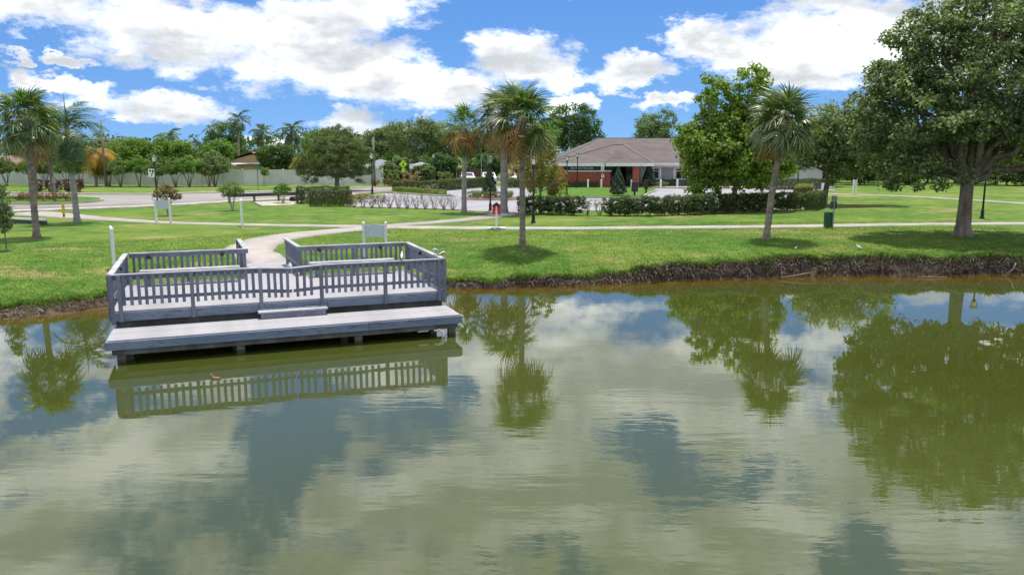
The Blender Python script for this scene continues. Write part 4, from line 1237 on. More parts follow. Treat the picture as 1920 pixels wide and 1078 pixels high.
RND = [(0, 0, 3.7, 3.3, 3.2, 2.3), (-2.2, 0, 3.1, 2.0, 2.0, 1.6), (2.2, 0, 3.2, 2.0, 2.0, 1.7), (0, 0, 5.2, 2.3, 2.3, 1.3), (-2.9, 0, 1.9, 1.4, 1.6, 1.0), (2.7, 0, 1.9, 1.4, 1.6, 1.0), (-3.3, -.4, 3.7, .9, .9, .6), (1.3, -.3, 6.1, .8, .8, .7), (-1.3, 0, 6.2, .7, .7, .8), (.2, 0, 6.6, .5, .5, .6), (3.5, 0, 3.9, .8, .8, .7), (-3.8, 0, 2.6, .7, .7, .6), (2.4, -.5, 5.2, .8, .8, .6), (-2.6, -.4, 5.1, .7, .7, .6)]
tree('round_tree', 'low round olive-green tree standing alone behind the left box hedge', 'tree', -18.88, 86.9, 1.5, .28, RND, 620, .38, 62, .19, 'fine_leaf', 'bark', 34, None, twigs=60, aspect=.35)
MAP = [(0, 0, 3.3, 1.0, 1.0, 1.3), (.6, 0, 2.4, 1.2, 1.1, 1.0), (.3, 0, 4.6, .8, .8, 1.1), (1.1, 0, 1.9, .8, .8, .7), (-.4, 0, 2.2, .7, .7, .8)]
tree('young_maple', 'sparse yellow-green young tree beside the lamp post at the hedge', 'tree', 1.95, 55.3, 1.6, .09, MAP, 150, .34, 40, .15, 'yellow_leaf', 'grey_trunk', 35, None, twigs=45)
for i, (x, y, hgt, lmat, seed, lab) in enumerate([(-22.71, 52.9, 2.15, 'red_myrtle_leaf', 41, 'reddish crape myrtle behind the white board near the road'), (-20.15, 57.7, 2.2, 'myrtle_leaf', 42, 'vase-shaped green crape myrtle left of the guard rail'), (-18.5, 64.8, 1.75, 'bright_leaf', 43, 'small light green crape myrtle in front of the guard rail')]):
    s = hgt / 2.15
    lob = [(0, 0, 1.5 * s, .75 * s, .7 * s, .42 * s), (-.42 * s, 0, 1.38 * s, .5 * s, .5 * s, .34 * s), (.42 * s, 0, 1.42 * s, .5 * s, .5 * s, .36 * s), (0, 0, 1.8 * s, .45 * s, .45 * s, .3 * s)]
    tree('crape_myrtle', lab, 'small tree', x, y, 1.0 * s, .035, lob, 110, .18 * s, 34, .085, lmat, 'pale_bark', seed, 'crape myrtles on the lawn', stems=5, twigs=40)
lob = [(0, 0, 1.5, .38, .38, .55), (.05, 0, 2.1, .32, .32, .5), (-.05, 0, 1.1, .3, .3, .3), (0, 0, 2.6, .2, .2, .3)]
tree('sapling', 'slender young tree with thin stem at the left edge of the lawn', 'small tree', -21.7, 34.1, 1.0, .03, lob, 110, .17, 30, .09, 'oak_leaf_grey', 'bark', 44, None, twigs=30, flare=1.2)

# row of crape myrtles along the far fence
rowx = [-62.5, -59.8, -57.4, -54.9, -52.7, -49.0, -47.0, -45.0, -42.6, -40.6, -38.6, -36.5]
rowb = [0, 1, 2]
protos = []
for j in range(3):
    lob = [(0, 0, 2.4, 1.25, 1.1, .75), (-.7, 0, 2.1, .8, .8, .55), (.75, 0, 2.2, .85, .8, .6), (0, 0, 2.95, .7, .7, .45)]
    protos.append(dict(lob=lob, seed=50 + j))
proto_roots = []
for i, x in enumerate(rowx):
    y = np.interp(x, [-66, -58, -46, -36], [100.2, 99.6, 96.8, 96.6]) + (.5 if i % 2 else -.3)
    lab = '%s crape myrtle from the left in the row before the pale fence' % ORD[i]
    if i < 3:
        p = protos[i]
        t = tree('crape_myrtle', lab, 'small tree', x, y, 1.5, .05, p['lob'], 90, .34, 40, .17, ('myrtle_leaf', 'bright_leaf', 'myrtle_leaf')[i], 'bark', p['seed'], 'crape myrtles along the fence', stems=4, twigs=24)
        proto_roots.append(t)
    else:
        t = copy_tree(proto_roots[i % 3])
        t.location = (x, y, gz(x, y) - .04)
        t.rotation_euler = (0, 0, i * 1.3)
        sc_ = 1.0 + .12 * math.sin(i * 2.1)
        t.scale = (sc_, sc_, sc_)
        t['label'] = lab
lob = [(0, 0, 2.7, 1.7, 1.6, 1.1), (-1.1, 0, 2.5, 1.1, 1.0, .8), (1.1, 0, 2.6, 1.1, 1.0, .9), (0, 0, 3.6, 1.0, 1.0, .7)]
tree('crape_myrtle', 'larger grey-green crape myrtle alone before the bare stretch of fence', 'small tree', -36.0, 97.6, 1.5, .06, lob, 170, .36, 44, .17, 'oak_leaf_grey', 'bark', 56, None, stems=4, twigs=30)
lob = [(0, 0, 2.0, .6, .6, .45), (.2, 0, 1.7, .5, .5, .4)]
tree('crape_myrtle', 'tiny bright green sapling by the street name sign at the fence', 'small tree', -30.6, 99.4, 1.3, .03, lob, 40, .24, 34, .14, 'bright_leaf', 'bark', 57, None, twigs=10)

# trees beyond the fence and around the clubhouse: each one a tree of its own
def big_lobes(rx, h, low, rng_seed, n=6):
    r = random.Random(rng_seed)
    out = [(0, 0, (h + low) / 2, rx * .8, rx * .75, (h - low) * .42)]
    for i in range(n):
        a = i * 2.4 + r.uniform(-.4, .4)
        q = r.uniform(.45, .75)
        out.append((math.cos(a) * rx * q * .8, math.sin(a) * rx * q * .7, low + (h - low) * r.uniform(.3, .78), rx * r.uniform(.34, .5), rx * r.uniform(.34, .5), (h - low) * r.uniform(.2, .3)))
    return out
FAR = [  # x, y, height, crown radius, underside, leaf, label
    (-14.6, 121, 9.4, 4.8, 2.6, 'oak_leaf_grey', 'broad grey-green oak right of the utility pole, behind the long hedge'),
    (-20.5, 134, 8.6, 3.8, 2.6, 'oak_leaf_grey', 'grey-green oak right beside the utility pole top'),
    (-9.8, 127, 9.9, 4.6, 2.4, 'oak_leaf_grey', 'tallest grey-green oak left of the slim fan palm'),
    (-5.0, 129, 8.2, 4.4, 1.8, 'oak_leaf_grey', 'dark oak behind the parked cars and slim palm'),
    (-.8, 123, 7.2, 3.6, 1.2, 'fine_leaf', 'pale feathery tree behind the parked cars'),
    (3.0, 118, 8.4, 4.0, 1.6, 'bright_leaf', 'light green tree between the palms and the clubhouse roof'),
    (9.2, 121, 12.0, 4.6, 3.4, 'dark_leaf', 'tall dark green tree rising behind the left roof slope'),
    (22.2, 128, 10.6, 3.6, 4.2, 'oak_leaf_grey', 'rounded tree top showing just above the clubhouse ridge'),
    (-67, 118, 6.2, 4.2, 1.0, 'dark_leaf', 'dark bushy tree behind the fence at the far left edge'),
    (-75, 128, 7.0, 5.0, 1.2, 'oak_leaf_grey', 'grey-green tree behind the leftmost palms'),
    (-61, 122, 6.6, 4.6, 1.2, 'oak_leaf', 'dark tree behind the left palms above the fence'),
    (-53.5, 112, 6.0, 3.6, 1.4, 'bright_leaf', 'rounded glossy tree right of the yellow palm, behind the fence'),
    (-47.8, 113, 6.1, 3.8, 1.4, 'bright_leaf', 'rounded bright tree behind the far lamp post and fence'),
    (-41.5, 114, 6.0, 2.6, 1.6, 'bright_leaf', 'leafy tree left of the low patio roof behind the fence'),
    (-51, 144, 9.6, 4.4, 1.5, 'dark_leaf', 'dark tree behind the light grey roof'),
    (-34.0, 117, 5.2, 3.0, 1.0, 'dark_leaf', 'dark leafy tree in front of the orange roof'),
    (-31.5, 134, 8.6, 4.2, 1.0, 'bright_leaf', 'green tree right of the orange gable roof'),
    (-27.0, 128, 8.2, 4.0, 1.0, 'dark_leaf', 'dense green tree behind the lone round tree, left part'),
    (-23.0, 138, 8.4, 4.0, 1.0, 'oak_leaf', 'dense green tree behind the lone round tree, right part'),
    (-28.5, 112, 4.0, 2.4, .4, 'yellow_leaf', 'yellowish shrub tree behind the fence right of the orange roof'),
    (30.5, 104, 8.8, 4.2, 1.2, 'bright_leaf', 'light green tree behind the leaning palm trunk'),
    (38.5, 106, 9.0, 4.6, 1.0, 'oak_leaf', 'dark tree behind the mid-sized oak on the right lawn'),
    (47.5, 110, 8.6, 4.4, 1.6, 'dark_leaf', 'dark tree left of the tan house on the right'),
    (59.5, 108, 9.6, 5.2, .8, 'dark_leaf', 'dense dark tree behind the big oak crown, left side'),
    (69, 104, 9.6, 5.4, .6, 'oak_leaf', 'dense dark tree behind the big oak trunk'),
    (79, 104, 9.4, 5.4, .6, 'dark_leaf', 'dense dark tree behind the big oak crown, right side'),
    (57.5, 101, 3.0, 2.2, .1, 'bright_leaf', 'light green bush before the tan house on the right'),
    (75.5, 97, 3.4, 2.6, .1, 'bright_leaf', 'light green bush at the right edge beyond the lawn'),
    (66.5, 96, 2.6, 3.0, .05, 'dark_leaf', 'dark spreading bush beyond the big oak trunk'),
    (44.5, 103, 4.2, 3.0, .05, 'dark_leaf', 'dark bush by the distant white board on the right lawn'),
    (50.5, 103, 2.6, 2.4, .05, 'fine_leaf', 'grey-green bush right of the distant white board'),
    (62, 101, 4.3, 3.2, .05, 'oak_leaf', 'dark bush under the left boughs of the big oak'),
    (71.5, 100, 4.4, 3.4, .05, 'dark_leaf', 'dark bush right behind the oak trunk at the lawn end'),
    (38, 98, 3.4, 2.4, .05, 'oak_leaf', 'dark bush behind the mid-sized oak trunk'),
    (-15.6, 108.5, 3.6, 2.0, .05, 'oak_leaf_grey', 'grey-green bush between the two pale houses'),
    (-9.8, 112, 4.0, 2.4, .05, 'dark_leaf', 'dark bush right of the small pale house'),
    (-21.8, 108, 3.2, 1.8, .05, 'oak_leaf_grey', 'grey-green bush left of the pale grey house'),
    (-11.8, 107.5, 2.4, 1.6, .05, 'fine_leaf', 'low olive bush before the small pale house'),
    (-4, 116, 4.2, 3.0, .05, 'dark_leaf', 'dark bush behind the parked cars'),
    (2.2, 110, 4.0, 2.6, .05, 'oak_leaf', 'dark bush left of the clubhouse wall'),
    (-17.6, 128, 4.4, 3.4, .05, 'dark_leaf', 'dark bush closing the gap under the oaks'),
]
for i, (x, y, h, rx, low, lm, lab) in enumerate(FAR):
    lb = big_lobes(rx, h, low, 100 + i)
    small = h < 4.5
    tree('shrub' if small else 'tree', lab, 'shrub' if small else 'tree', x, y, max(.5, low + (h - low) * .25), .12 if small else .24, lb, int(70 + rx * 44), .30 + rx * .10, 40, .30, lm, 'bark', 100 + i, 'trees beyond the road and lawn', base=.9, twigs=16)

# far-off wood that closes the horizon: one mass
def far_wood():
    rng = np.random.default_rng(77)
    C = []
    for row, (yy, hh) in enumerate(((168, 6.0), (205, 8.2))):
        for x in np.arange(-190, 190, 4.2):
            h = hh * rng.uniform(.78, 1.08)
            if -60 < x < -45: h *= 1.12
            n = 11
            C.append(np.column_stack([x + rng.normal(0, 2.4, n), yy + rng.normal(0, 2.4, n), .6 + h * rng.uniform(.08, 1, n) ** .8]))
    C = np.concatenate(C)
    V, F = cluster_leaves(C, 2.0, 20, .85, rng, np.array([0, 190, -30.]), aspect=.7)
    o = link_mesh('far_wood', np_mesh('far_wood', V, F, M['far_leaf']), None)
    tag(o, 'far-off dark woodland closing the horizon behind the houses', 'woodland', kind='stuff')
far_wood()

# ------------------------------------------------------------------ hedges and shrubs
def shrub_meshes(n, hx, hy, h, low, count, leaf, lmat, seed, stem_r=.02, stems=5, name='shrub'):
    out = []
    for j in range(n):
        rng = np.random.default_rng(seed + j); rnd = random.Random(seed + j)
        k = 46 if count < 2000 else 80
        C = np.column_stack([rng.uniform(-hx, hx, k), rng.uniform(-hy, hy, k), low + (h - low) * rng.uniform(0, 1, k) ** .8])
        C[:, 0] *= .72 + .28 * (C[:, 2] - low) / (h - low)
        V, F = cluster_leaves(C, .17, count // k, leaf, rng, np.array([0, 0, h * .3]), aspect=.6)
        fol = np_mesh('foliage', V, F, M[lmat])
        mb = MB()
        for s in range(stems):
            a = rnd.uniform(0, 6.28)
            limb(mb, (math.cos(a) * .06, math.sin(a) * .06, -.05), (math.cos(a) * hx * rnd.uniform(.4, 1), math.sin(a) * hy * .8, h * rnd.uniform(.5, .85)), stem_r, stem_r * .4, rnd, 4, .15, 5)
        out.append((fol, mb.mesh('stems', M['bark'])))
    return out

def place_shrub(name, var, x, y, label, cat, group, rz=0, s=1.0, base=None):
    r = empty(name, (x, y, gz(x, y) if base is None else base), rz, label, cat, group)
    r.scale = (s, s, s)
    inst('foliage', var[0], r); inst('stems', var[1], r)
    return r

HV = shrub_meshes(4, .62, .46, 1.22, .16, 4200, .088, 'hedge_leaf', 200)
HS = shrub_meshes(2, .42, .30, 1.05, .45, 420, .075, 'hedge_leaf', 210, stems=9)
hx_ = np.array([.9, 4.93, 8.38, 12.07, 17.19, 20.54]); hy_ = np.array([53.9, 53.0, 52.6, 53.4, 56.2, 57.3])
nh = 25
for i in range(nh):
    x = .95 + (20.4 - .95) * i / (nh - 1)
    y = float(np.interp(x, hx_, hy_)) + .35
    sparse = i in (5, 6)
    v = HS[i % 2] if sparse else HV[i % 4]
    place_shrub('hedge_shrub', v, x, y, '%s shrub from the left in the loose hedge before the clubhouse%s' % (ORD[i], ', sparse and see-through' if sparse else ''), 'shrub', 'loose hedge before the clubhouse', i * 2.1, 1.0 + .05 * math.sin(i * 3.3) + (.06 if i > 12 else 0))

def box_hedge(name, label, a, b, width, h, lmat='hedge_leaf', leaf=.09, dens=520, seed=1, base=.92, low=.05, group='clipped hedges'):
    rng = np.random.default_rng(seed)
    a = np.array(a, float); b = np.array(b, float); L = np.linalg.norm(b - a); d = (b - a) / L; nrm = np.array([-d[1], d[0]])
    root = empty(name, (a[0], a[1], base), 0, label, 'hedge', group)
    area = L * width + 2 * h * L + 2 * h * width
    n = int(area * dens)
    # points over the clipped surface, a few inside
    u = rng.uniform(0, L, n); v = rng.uniform(-width / 2, width / 2, n); z = rng.uniform(low, h, n)
    side = rng.uniform(0, area, n)
    top = side < L * width
    fr = (~top) & (side < L * width + h * L); bk = (~top) & (~fr) & (side < L * width + 2 * h * L)
    en = ~(top | fr | bk)
    z = np.where(top, h, z); v = np.where(fr, -width / 2, np.where(bk, width / 2, v)); u = np.where(en, np.where(rng.uniform(0, 1, n) < .5, 0, L), u)
    wob = .06 * np.sin(u * 2.7 + seed) + .04 * np.sin(u * 6.1)
    N = np.zeros((n, 3)); N[top] = (0, 0, 1)
    N[fr] = (-nrm[0], -nrm[1], .2); N[bk] = (nrm[0], nrm[1], .2); N[en, :2] = d
    depth = np.abs(rng.normal(0, .07, n))
    P = np.column_stack([d[0] * u + nrm[0] * v, d[1] * u + nrm[1] * v, z + np.where(top, wob, 0)]) - N * depth[:, None] + rng.normal(0, .03, (n, 3))
    V, F = leaves(P, N, np.full(n, leaf), rng, jitter=.7)
    link_mesh('foliage', np_mesh('foliage', V, F, M[lmat]), None, root)
    # twiggy inside
    rnd = random.Random(seed); mb = MB()
    m = max(3, int(L / .45))
    for i in range(m):
        uu = (i + .5) * L / m
        for s in range(4):
            t = Vector((d[0] * uu, d[1] * uu, 0))
            e = Vector((d[0] * (uu + rnd.uniform(-.3, .3)) + nrm[0] * rnd.uniform(-.35, .35) * width, d[1] * (uu + rnd.uniform(-.3, .3)) + nrm[1] * rnd.uniform(-.35, .35) * width, h * rnd.uniform(.6, .92)))
            limb(mb, t - Vector((0, 0, .05)), e, .018, .006, rnd, 3, .12, 4)
    tag(mb.build('stems', M['bark'], root), kind='stuff')
    return root
box_hedge('clipped_hedge', 'dark clipped hedge block behind the bare shrubs, left of the lone tree', (-15.5, 62.0), (-12.4, 61.9), .8, 1.22, seed=1)
box_hedge('clipped_hedge', 'second dark clipped hedge set back behind the first block', (-17.4, 65.2), (-13.4, 66.2), .8, 1.35, seed=2)
box_hedge('clipped_hedge', 'long dark hedge along the far side of the parking lot', (-12.6, 85.6), (-7.6, 86.6), 1.0, 1.05, seed=3, dens=420, leaf=.11)
box_hedge('clipped_hedge', 'dark hedge running back beside the parked cars', (-7.4, 86.8), (-2.6, 97.2), 1.0, 1.15, seed=4, dens=420, leaf=.11)
box_hedge('clipped_hedge', 'low yellow-green hedge edging the parking bed', (-12.0, 82.6), (-6.4, 76.6), .55, .42, 'lime_leaf', .09, 420, 5, base=1.05)
box_hedge('clipped_hedge', 'dark hedge left of the clubhouse lawn behind the palm trunks', (-.9, 93.5), (2.2, 93.0), .9, 1.0, seed=6, dens=420, leaf=.11)
box_hedge('clipped_hedge', 'flowering low hedge under the red brick wall', (4.9, 92.2), (9.9, 92.25), .6, .62, 'fine_leaf', .1, 420, 7, base=1.06)
box_hedge('clipped_hedge', 'dark hedge under the clubhouse windows, left piece', (15.9, 95.3), (17.5, 95.3), .6, .72, seed=8, base=1.06)
box_hedge('clipped_hedge', 'dark hedge under the grey clubhouse panel, middle piece', (17.7, 95.4), (19.3, 95.4), .6, .74, seed=9, base=1.06)
box_hedge('clipped_hedge', 'dark hedge under the right clubhouse windows', (19.5, 95.3), (30.5, 95.3), .6, .75, seed=10, base=1.06, dens=300)
box_hedge('clipped_hedge', 'dark hedge along the right end of the parking lot', (21.4, 57.6), (23.2, 60.5), .9, 1.25, seed=11)
box_hedge('clipped_hedge', 'yellow-green mounded hedge at the right corner of the lot', (22.6, 62.5), (26.6, 73), 1.3, 1.25, 'lime_leaf', .11, 420, 12)
box_hedge('clipped_hedge', 'dark hedge across the far end of the right parking bay', (28.0, 88.5), (34.6, 89.6), .9, 1.2, seed=13, dens=350, leaf=.11)

# leafless shrubs along the lawn edge of the parking lot
def bare_mesh(seed, h=1.05, n=15, leafy=0):
    rnd = random.Random(seed); mb = MB()
    for s in range(n):
        a = rnd.uniform(0, 6.28); q = rnd.uniform(.2, .62)
        p = limb(mb, (math.cos(a) * .05, math.sin(a) * .05, -.05), (math.cos(a) * q, math.sin(a) * q, h * rnd.uniform(.7, 1.05)), .016, .006, rnd, 4, .25, 5)
        for k in range(5):
            j = rnd.choice(p[2:])
            e = Vector(j) + Vector((rnd.uniform(-.25, .25), rnd.uniform(-.25, .25), rnd.uniform(.08, .32)))
            limb(mb, j, e, .007, .003, rnd, 2, .2, 3)
    return mb.mesh('branches', M['twig'])
BARE = [bare_mesh(300 + i) for i in range(3)]
RUST = shrub_meshes(2, .45, .35, 1.0, .3, 700, .075, 'red_myrtle_leaf', 310, stems=8)
bxs = np.linspace(-12.0, -4.3, 12)
for i, x in enumerate(bxs):
    y = float(np.interp(x, [-13, -9, -4], [62.0, 60.9, 59.2])) - .75
    if i < 4:
        place_shrub('half_bare_shrub', RUST[i % 2], x, y, '%s half-bare reddish shrub right of the dark hedge block' % ORD[i], 'shrub', 'thin shrubs along the parking lot', i * 1.7, 1.0)
    else:
        r = empty('bare_shrub', (x, y, gz(x, y)), i * 1.9, '%s leafless shrub from the left along the parking lot edge' % ORD[i - 4], 'shrub', 'leafless shrubs along the parking lot')
        inst('branches', BARE[i % 3], r)

# conifers clipped to cones
def cone_tree(label, x, y, h, r, base, seed):
    rng = np.random.default_rng(seed)
    root = empty('cone_tree', (x, y, base), 0, label, 'conifer', 'cone-shaped conifers by the clubhouse')
    n = int(2600 * h * r)
    t = rng.uniform(0, 1, n) ** .62; t = 1 - t          # more leaves low
    a = rng.uniform(0, 2 * math.pi, n)
    prof = (1 - t) ** .8 * np.clip(t / .06, .6, 1)
    rr = r * prof * (1 + .10 * np.sin(a * 5 + t * 17) + .07 * np.sin(a * 9 - t * 31)) * rng.uniform(.78, 1.04, n)
    P = np.column_stack([np.cos(a) * rr, np.sin(a) * rr, .15 + t * h])
    N = np.column_stack([np.cos(a), np.sin(a), np.full(n, .4)])
    V, F = leaves(P, N, np.full(n, .13), rng, aspect=.4, jitter=.5)
    link_mesh('foliage', np_mesh('foliage', V, F, M['cypress_leaf']), None, root)
    MB().tube([(0, 0, -.1), (0, 0, h * .8)], [.07, .02], 7).build('trunk', M['bark'], root)
cone_tree('dark cone-shaped conifer on the clubhouse lawn behind the loose hedge', 9.84, 74.6, 2.5, .85, 1.05, 401)
cone_tree('dark cone-shaped conifer by the entrance, right of the brick column', 15.9, 93.6, 2.65, .95, 1.06, 402)
cone_tree('dark cone-shaped conifer on the small kerbed island', -2.0, 71.6, 2.6, .75, 1.07, 403)
# island ground shrubs
LOWV = shrub_meshes(3, .45, .4, .55, .08, 620, .09, 'fine_leaf', 410, stems=4)
for i, (x, y) in enumerate([(-3.6, 71.2), (-3.0, 70.5), (-2.1, 70.1), (-1.2, 70.2), (-.4, 70.6), (-3.2, 72.6), (-.3, 71.6)]):
    place_shrub('low_shrub', LOWV[i % 3], x, y, '%s low shrub on the small kerbed island from the left' % ORD[[0, 1, 3, 4, 5, 2, 6][i]], 'shrub', 'low shrubs on the small island', i, .95, 1.07)
for i, (x, y) in enumerate([(16.9, 92.9), (15.0, 92.7), (17.6, 93.2)]):
    place_shrub('low_shrub', LOWV[i % 3], x, y, ['pale low shrub right of the entrance conifer', 'pale low shrub left of the entrance conifer', 'rightmost pale low shrub by the entrance conifer'][i], 'shrub', 'low shrubs by the entrance', i, 1.0, 1.05)
FLOW = shrub_meshes(2, .9, .7, 1.7, .15, 1500, .13, 'flower_leaf', 420, stems=8)
place_shrub('flowering_shrub', FLOW[0], -11.2, 90.5, 'peach-flowered shrub behind the long dark hedge', 'shrub', 'peach-flowered shrubs', 0, 1.1, .95)
place_shrub('flowering_shrub', FLOW[1], .4, 96.0, 'peach-flowered shrub between the two palm trunks', 'shrub', 'peach-flowered shrubs', 0, 1.5, .95)
place_shrub('flowering_shrub', FLOW[0], 2.2, 92.6, 'peach-flowered shrub beside the red brick wall end', 'shrub', 'peach-flowered shrubs', 2, 1.15, 1.0)
MNDV = shrub_meshes(2, 1.0, .8, 1.6, .1, 1500, .13, 'myrtle_leaf', 430, stems=8)
place_shrub('shrub', MNDV[0], -14.8, 98.5, 'rounded olive shrub before the pale grey house', 'shrub', 'shrubs behind the lot', 0, 1.2, .92)
place_shrub('shrub', MNDV[1], -8.6, 101, 'yellow-green shrub by the dark board fence', 'shrub', 'shrubs behind the lot', 1, 1.0, .92)
# median and roadside planting
BUR = shrub_meshes(3, .6, .45, 1.25, .1, 700, .16, 'burgundy_leaf', 440, stems=4)
for i, x in enumerate(np.linspace(-49.6, -45.6, 5)):
    place_shrub('burgundy_shrub', BUR[i % 3], x, 84.4 + .3 * math.sin(i * 2), '%s burgundy shrub from the left in the bed across the road' % ORD[i], 'shrub', 'burgundy shrubs across the road', i, 1.0, .92)
RUS = shrub_meshes(2, .4, .35, .6, .05, 420, .1, 'rust_leaf', 450, stems=3)
for i, (x, y) in enumerate([(-41.0, 67.0), (-39.8, 66.6), (-38.6, 66.2), (-37.6, 66.1), (-36.8, 66.3)]):
    place_shrub('low_shrub', RUS[i % 2], x, y, '%s low rust-coloured shrub from the left on the road median' % ORD[i], 'shrub', 'low shrubs on the road median', i, 1.1, 1.05)
for i, x in enumerate((-16.5, -15.0, -13.4)):
    place_shrub('low_shrub', RUS[i % 2], x, 97 + i, '%s rusty low shrub under the lone round tree, beyond the road' % ORD[i], 'shrub', 'low shrubs beyond the road', i, 1.3, .95)

# ------------------------------------------------------------------ lawn blades and bank litter
def blades():
    rng = np.random.default_rng(9)
    # short grass, thicker towards the bank lip; one mass
    n = 150000
    x = rng.uniform(-26, 27, n)
    hang = np.clip(np.sin(x * 1.37) * np.sin(x * 3.1 + 1) + .15, 0, 1)
    s = rng.uniform(0, 1, n) ** 1.8 * 15 + bank_w(x) * (.85 - .75 * hang * rng.uniform(0, 1, n))
    y = shore(x) + s
    keep = np.ones(n, bool)
    # not on the dock path
    px = np.interp(y, [29.5, 32.2, 35, 39, 42.3, 45], [-8.9, -10.35, -11.45, -11.5, -9.8, -6.7])
    keep &= ~((np.abs(x - px) < 1.35) & (y > 28))
    keep &= np.abs(y - np.interp(x, [-7.2, 2, 16.4, 30], [44.75, 44.3, 45.5, 47.2])) > .85
    x, y, s = x[keep], y[keep], s[keep]
    n = len(x)
    z = zf(x, y)
    lip = np.exp(-np.abs(s - bank_w(x)) / .35)
    h = rng.uniform(.03, .065, n) + lip * rng.uniform(.02, .15, n) * (1 + 1.2 * np.clip(np.sin(x * 2.9) * np.sin(x * 1.3 + .5), 0, 1))
    a = rng.uniform(0, 2 * math.pi, n)
    wd = rng.uniform(.010, .020, n) + .006 * lip
    base = np.column_stack([x, y, z - .01])
    sd = np.column_stack([np.cos(a), np.sin(a), np.zeros(n)]) * wd[:, None]
    tip = base + np.column_stack([rng.normal(0, .5, n) * h, rng.normal(0, .5, n) * h - lip * .06, h])
    V = np.stack([base - sd, base + sd, tip], 1).reshape(-1, 3)
    F = np.arange(3 * n).reshape(n, 3)
    o = link_mesh('grass', np_mesh('grass', V, F, M['grass_blade']), None)
    tag(o, 'short green grass covering the lawn along the pond bank', 'grass', kind='stuff')
    # dead stems and roots hanging over the bank face
    n = 52000
    x = rng.uniform(-27, 27, n)
    wgt = np.interp(x, [-27, -14, -3, 3, 6, 9, 27], [.16, .2, .35, .6, 1, .8, .75]) * (0.72 + 0.28 * np.sin(x * 1.7) * np.sin(x * .6 + 1))
    keep = rng.uniform(0, 1, n) < wgt
    x = x[keep]; n = len(x)
    wd_ = bank_w(x)
    t = rng.uniform(.0, 1.15, n)
    s = wd_ * t
    y = shore(x) + s
    z = np.where(t < 1, bank_h(x) * np.power(np.clip(t, 0, 1), .62), zf(x, y))
    L = rng.uniform(.08, .30, n)
    d = np.column_stack([rng.normal(0, .7, n), -np.abs(rng.normal(.35, .35, n)), rng.normal(-.15, .6, n)])
    d = unit(d)
    w2 = rng.uniform(.004, .011, n)[:, None]
    sd = unit(np.cross(d, rng.normal(0, 1, (n, 3)))) * w2
    base = np.column_stack([x, y, z + rng.uniform(0, .06, n)])
    mid = base + d * L[:, None] * .5 + np.array([0, -.01, .02])
    tip = base + d * L[:, None] + np.column_stack([np.zeros(n), np.zeros(n), -L * .35])
    V = np.stack([base - sd, base + sd, mid + sd, mid - sd, tip + sd * .4, tip - sd * .4], 1).reshape(-1, 3)
    k = np.arange(n)[:, None] * 6
    F = np.concatenate([k + np.array([0, 1, 2, 3]), k + np.array([3, 2, 4, 5])])
    o = link_mesh('bank_litter', np_mesh('bank_litter', V, F, M['dry_grass']), None)
    tag(o, 'tangle of dead grass stems and roots on the pond bank face', 'dead grass', kind='stuff')
blades()

def driftwood(label, pts, r, mat='dead_root'):
    root = empty('driftwood', pts[0], 0, label, 'driftwood', 'dead branches on the bank')
    o = Vector(pts[0])
    rnd = random.Random(label)
    mb = MB()
    P = [Vector(p) - o for p in pts]
    mb.tube(P, [r * (1 - .5 * i / (len(P) - 1)) for i in range(len(P))], 6)
    mb.build('branch', M[mat], root, True)
    for i in range(3):
        j = P[rnd.randrange(1, len(P))]
        MB().tube([j, j + Vector((rnd.uniform(-.3, .3), rnd.uniform(-.2, .1), rnd.uniform(-.05, .25)))], [r * .5, r * .2], 5).build('twig', M[mat], root)
driftwood('pale dead branch lying at the waterline below the leaning palm', [(10.9, 32.0, .06), (11.4, 32.05, .12), (11.9, 32.15, .2), (12.3, 32.3, .24)], .04)
driftwood('pale dead branch poking from the bank below the big oak', [(20.6, 32.9, .05), (20.9, 32.95, .3), (21.0, 33.0, .55)], .045)
driftwood('thin pale branch floating against the bank below the oak trunk', [(16.6, 32.35, .03), (17.2, 32.3, .05), (17.8, 32.3, .03)], .03)
driftwood('grey stick leaning on the bank left of the oak shadow', [(14.6, 32.8, .05), (14.45, 33.0, .35), (14.3, 33.2, .62)], .025)

# ------------------------------------------------------------------ street furniture
def lamp_post(label, x, y, h=4.0, base=None):
    z = gz(x, y) if base is None else base
    r = empty('lamp_post', (x, y, z - .02), 0, label, 'lamp post', 'black lantern lamp posts')
    B_ = M['black_metal']
    MB().tube([(0, 0, 0), (0, 0, .10), (0, 0, .14), (0, 0, .55), (0, 0, .62)], [.15, .15, .11, .10, .065], 12).build('base', B_, r, False)
    MB().tube([(0, 0, .60), (0, 0, h - .72)], [.062, .050], 10).build('pole', B_, r, True)
    MB().tube([(0, 0, h - .74), (0, 0, h - .68), (0, 0, h - .60), (0, 0, h - .55)], [.055, .10, .10, .15], 10).build('collar', B_, r)
    g = MB().tube([(0, 0, h - .545), (0, 0, h - .20)], [.125, .19], 8).build('lantern_glass', M['lamp_glass'], r)
    for k in range(4):
        a = math.pi / 4 + k * math.pi / 2
        MB().beam((math.cos(a) * .135, math.sin(a) * .135, h - .55), (math.cos(a) * .205, math.sin(a) * .205, h - .195), .022, .022).build('lantern_bar', B_, g)
    MB().tube([(0, 0, h - .195), (0, 0, h - .16), (0, 0, h - .05), (0, 0, h - .03), (0, 0, h)], [.25, .245, .07, .03, .012], 8).build('lantern_roof', B_, r)
    return r
lamp_post('black lamp post just right of the tall lawn palm, lantern against the yellow tree', 1.27, 47.7)
lamp_post('black lamp post left of the library box at the parking entrance', -1.55, 57.3, 3.95)
lamp_post('black lamp post on the clubhouse lawn, lower lantern of the pair', 5.2, 76.4, 3.75, 1.05)
lamp_post('black lamp post nearest the brick entrance wall, taller of the pair', 7.36, 91.0, 4.0, 1.05)
lamp_post('black lamp post by the road behind the reddish crape myrtle', -27.5, 62.2, 4.0)
